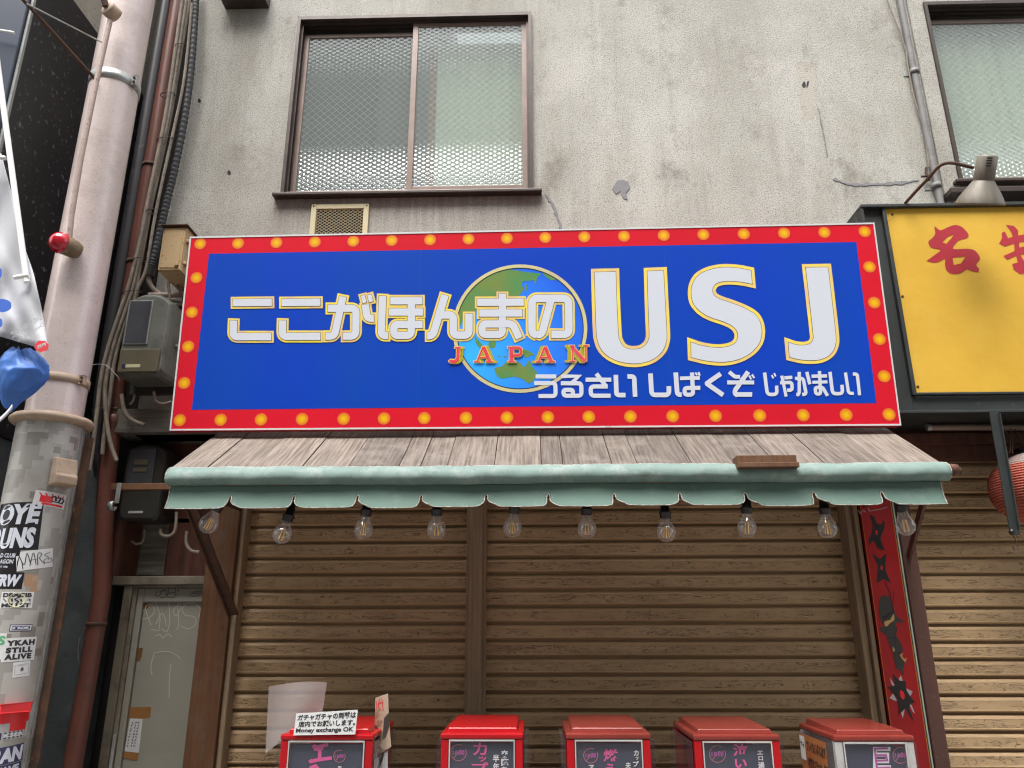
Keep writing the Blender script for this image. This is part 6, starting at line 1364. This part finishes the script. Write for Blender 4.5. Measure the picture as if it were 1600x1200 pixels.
# its orange leaflet on the left side (a side face)
def sidep(u, v, up=0.0): return V3((XL-0.0175-up, YF+0.035+0.27*(1-u), 1.225-0.16*(1-v)))
mb = MB(); mb.add([sidep(0, 0), sidep(1, 0), sidep(1, 1), sidep(0, 1)], [(0, 1, 2, 3)]); build('leaflet', mb, 'orangeprint', r)
mb = MB(); put_text(mb, lambda a, b: sidep(a, b, 0.0008), 'プレイお1人様に必ず', (0.26, 0.97, 0.66, 0.90), 0.04); put_text(mb, lambda a, b: sidep(a, b, 0.0008), '1枚記念ステッカー付き', (0.26, 0.99, 0.32, 0.56), 0.04); put_text(mb, lambda a, b: sidep(a, b, 0.0008), '忍者', (0.26, 0.6, 0.02, 0.24), 0.04)
build('leaflet_lettering', mb, 'ink', r)
mb = MB(); mb.add([sidep(0.0, 0.45, 0.001), sidep(0.2, 0.45, 0.001), sidep(0.2, 0.95, 0.001), sidep(0.0, 0.95, 0.001)], [(0, 1, 2, 3)]); build('leaflet_picture', mb, 'chalk', r)
mb = MB()
for (u, v, s_) in ((0.06, 0.80, 0.05), (0.14, 0.76, 0.05)): mb.fill([[sidep(u+s_*(1 if k_ % 2 == 0 else 0.35)*math.cos(k_*math.pi/4), v+s_*1.7*(1 if k_ % 2 == 0 else 0.35)*math.sin(k_*math.pi/4), 0.0018) for k_ in range(8)]])
build('leaflet_star', mb, 'ink', r)

# notice, plastic sheet and card round the first machine
nt_ = thing('notice_card', at(510, 1148, -0.752), 'white notice about money exchange standing on the first capsule machine', 'notice')
FNp = [at(463, 1115, -0.757), at(559, 1109, -0.757), at(555, 1147.5, -0.757), at(458.5, 1149, -0.757)]
mb = MB(); mb.prism(FNp, (0, 0.002, 0)); build('card', mb, 'paper', nt_)
def np_(u, v): 
    a, b, c_, d_ = FNp; return (a*(1-u)+b*u)*(1-v)+(d_*(1-u)+c_*u)*v+V3((0, -0.0008, 0))
mb = MB()
put_text(mb, np_, 'ガチャガチャの両替は', (0.03, 0.98, 0.34, 0.06), 0.03); put_text(mb, np_, '店内でお願いします。', (0.06, 0.98, 0.64, 0.37), 0.03); put_text(mb, np_, 'Money exchange OK', (0.03, 0.965, 0.93, 0.68), 0.03)
build('lettering', mb, 'ink', nt_)
def curl_sheet(u, v):
    x = 420+91*u+(-4-2*u)*v*1.3; top = 1073-8*math.sin(u*2.2); bot = 1178-62*u**0.9; y = top+(bot-top)*v
    return at(x, y, -0.55+0.05*(1-u)**2*(-1)+0.006*math.sin(u*6+v*2))
lone('plastic_sheet', MB().grid(curl_sheet, 24, 16), 'frosted', 'translucent curled plastic sheet behind the white notice', 'sheet')
cdp = thing('stained_card', at(600, 1190, -0.62), 'narrow stained picture card stuck upright right of the first machine', 'card')
C5 = zc(400, 1050, 6.6667)
def cp(pts, Y): return [at(x, y, Y) for x, y in C5(pts)]
mb = MB(); mb.prism(cp([(1243, 270), (1375, 222), (1385, 500), (1408, 780), (1290, 855), (1205, 925), (1212, 850), (1232, 600), (1240, 420)], -0.60), (0, 0.004, 0)); build('card', mb, 'cardboard', cdp)
mb = MB()
for pts in ([(1335, 480), (1385, 420), (1390, 560), (1350, 690), (1310, 720), (1325, 600)], [(1240, 600), (1262, 540), (1275, 640), (1295, 650), (1275, 700), (1285, 800), (1262, 800), (1258, 720), (1238, 660)]): mb.fill([[p+V3((0, -0.001, 0)) for p in cp(pts, -0.60)]])
build('figure_print', mb, 'ninja', cdp)
mb = MB(); Fc = Face(lambda a, b: at(a, b, -0.60), (0, -1, 0)); put_strokes(mb, Fc, [C5(s_) for s_ in ([(1250, 300), (1262, 400)], [(1285, 280), (1275, 360), (1300, 390)], [(1310, 270), (1325, 400)], [(1265, 330), (1330, 310)])], 1.2, 0.001); build('lettering', mb, 'bannerred', cdp)
mb = MB(); mb.prism(cp([(1228, 915), (1370, 820), (1372, 1060), (1228, 1060)], -0.595), (0, 0.004, 0)); build('lower_card', mb, 'paper', cdp)
mb = MB(); put_strokes(mb, Face(lambda a, b: at(a, b, -0.595), (0, -1, 0)), [C5(s_) for s_ in ([(1330, 850), (1300, 930), (1275, 1000), (1280, 1060)],)], 4, 0.001); build('figure_print', mb, 'ninja', cdp)
lone('pedestal', MB().box(mx_(438)-0.02, mx_(1428)+0.02, -0.34, -0.30, 0.1, 0.9), 'brownwood', 'low brown timber rail behind the capsule machines', 'rail')

# ================================================================== OPPOSITE SIDE OF THE STREET (behind the camera; unseen, added to cut low light and darken reflections)
op = thing('unseen_opposite_building', (0, -8.6, 0), 'unseen plain building added across the street to shape the light', 'building')
mb = MB(); mb.box(-14, 14, -9.6, -8.6, 0.0, 12.5); build('wall', mb, 'facade', op, (0, -8.6, 0))
mb = MB()
for x in range(-10, 11, 3): mb.box(x-0.7, x+0.7, -8.598, -8.55, 3.4, 4.8)
build('window', mb, 'meterglass', op, (0, -8.6, 0))
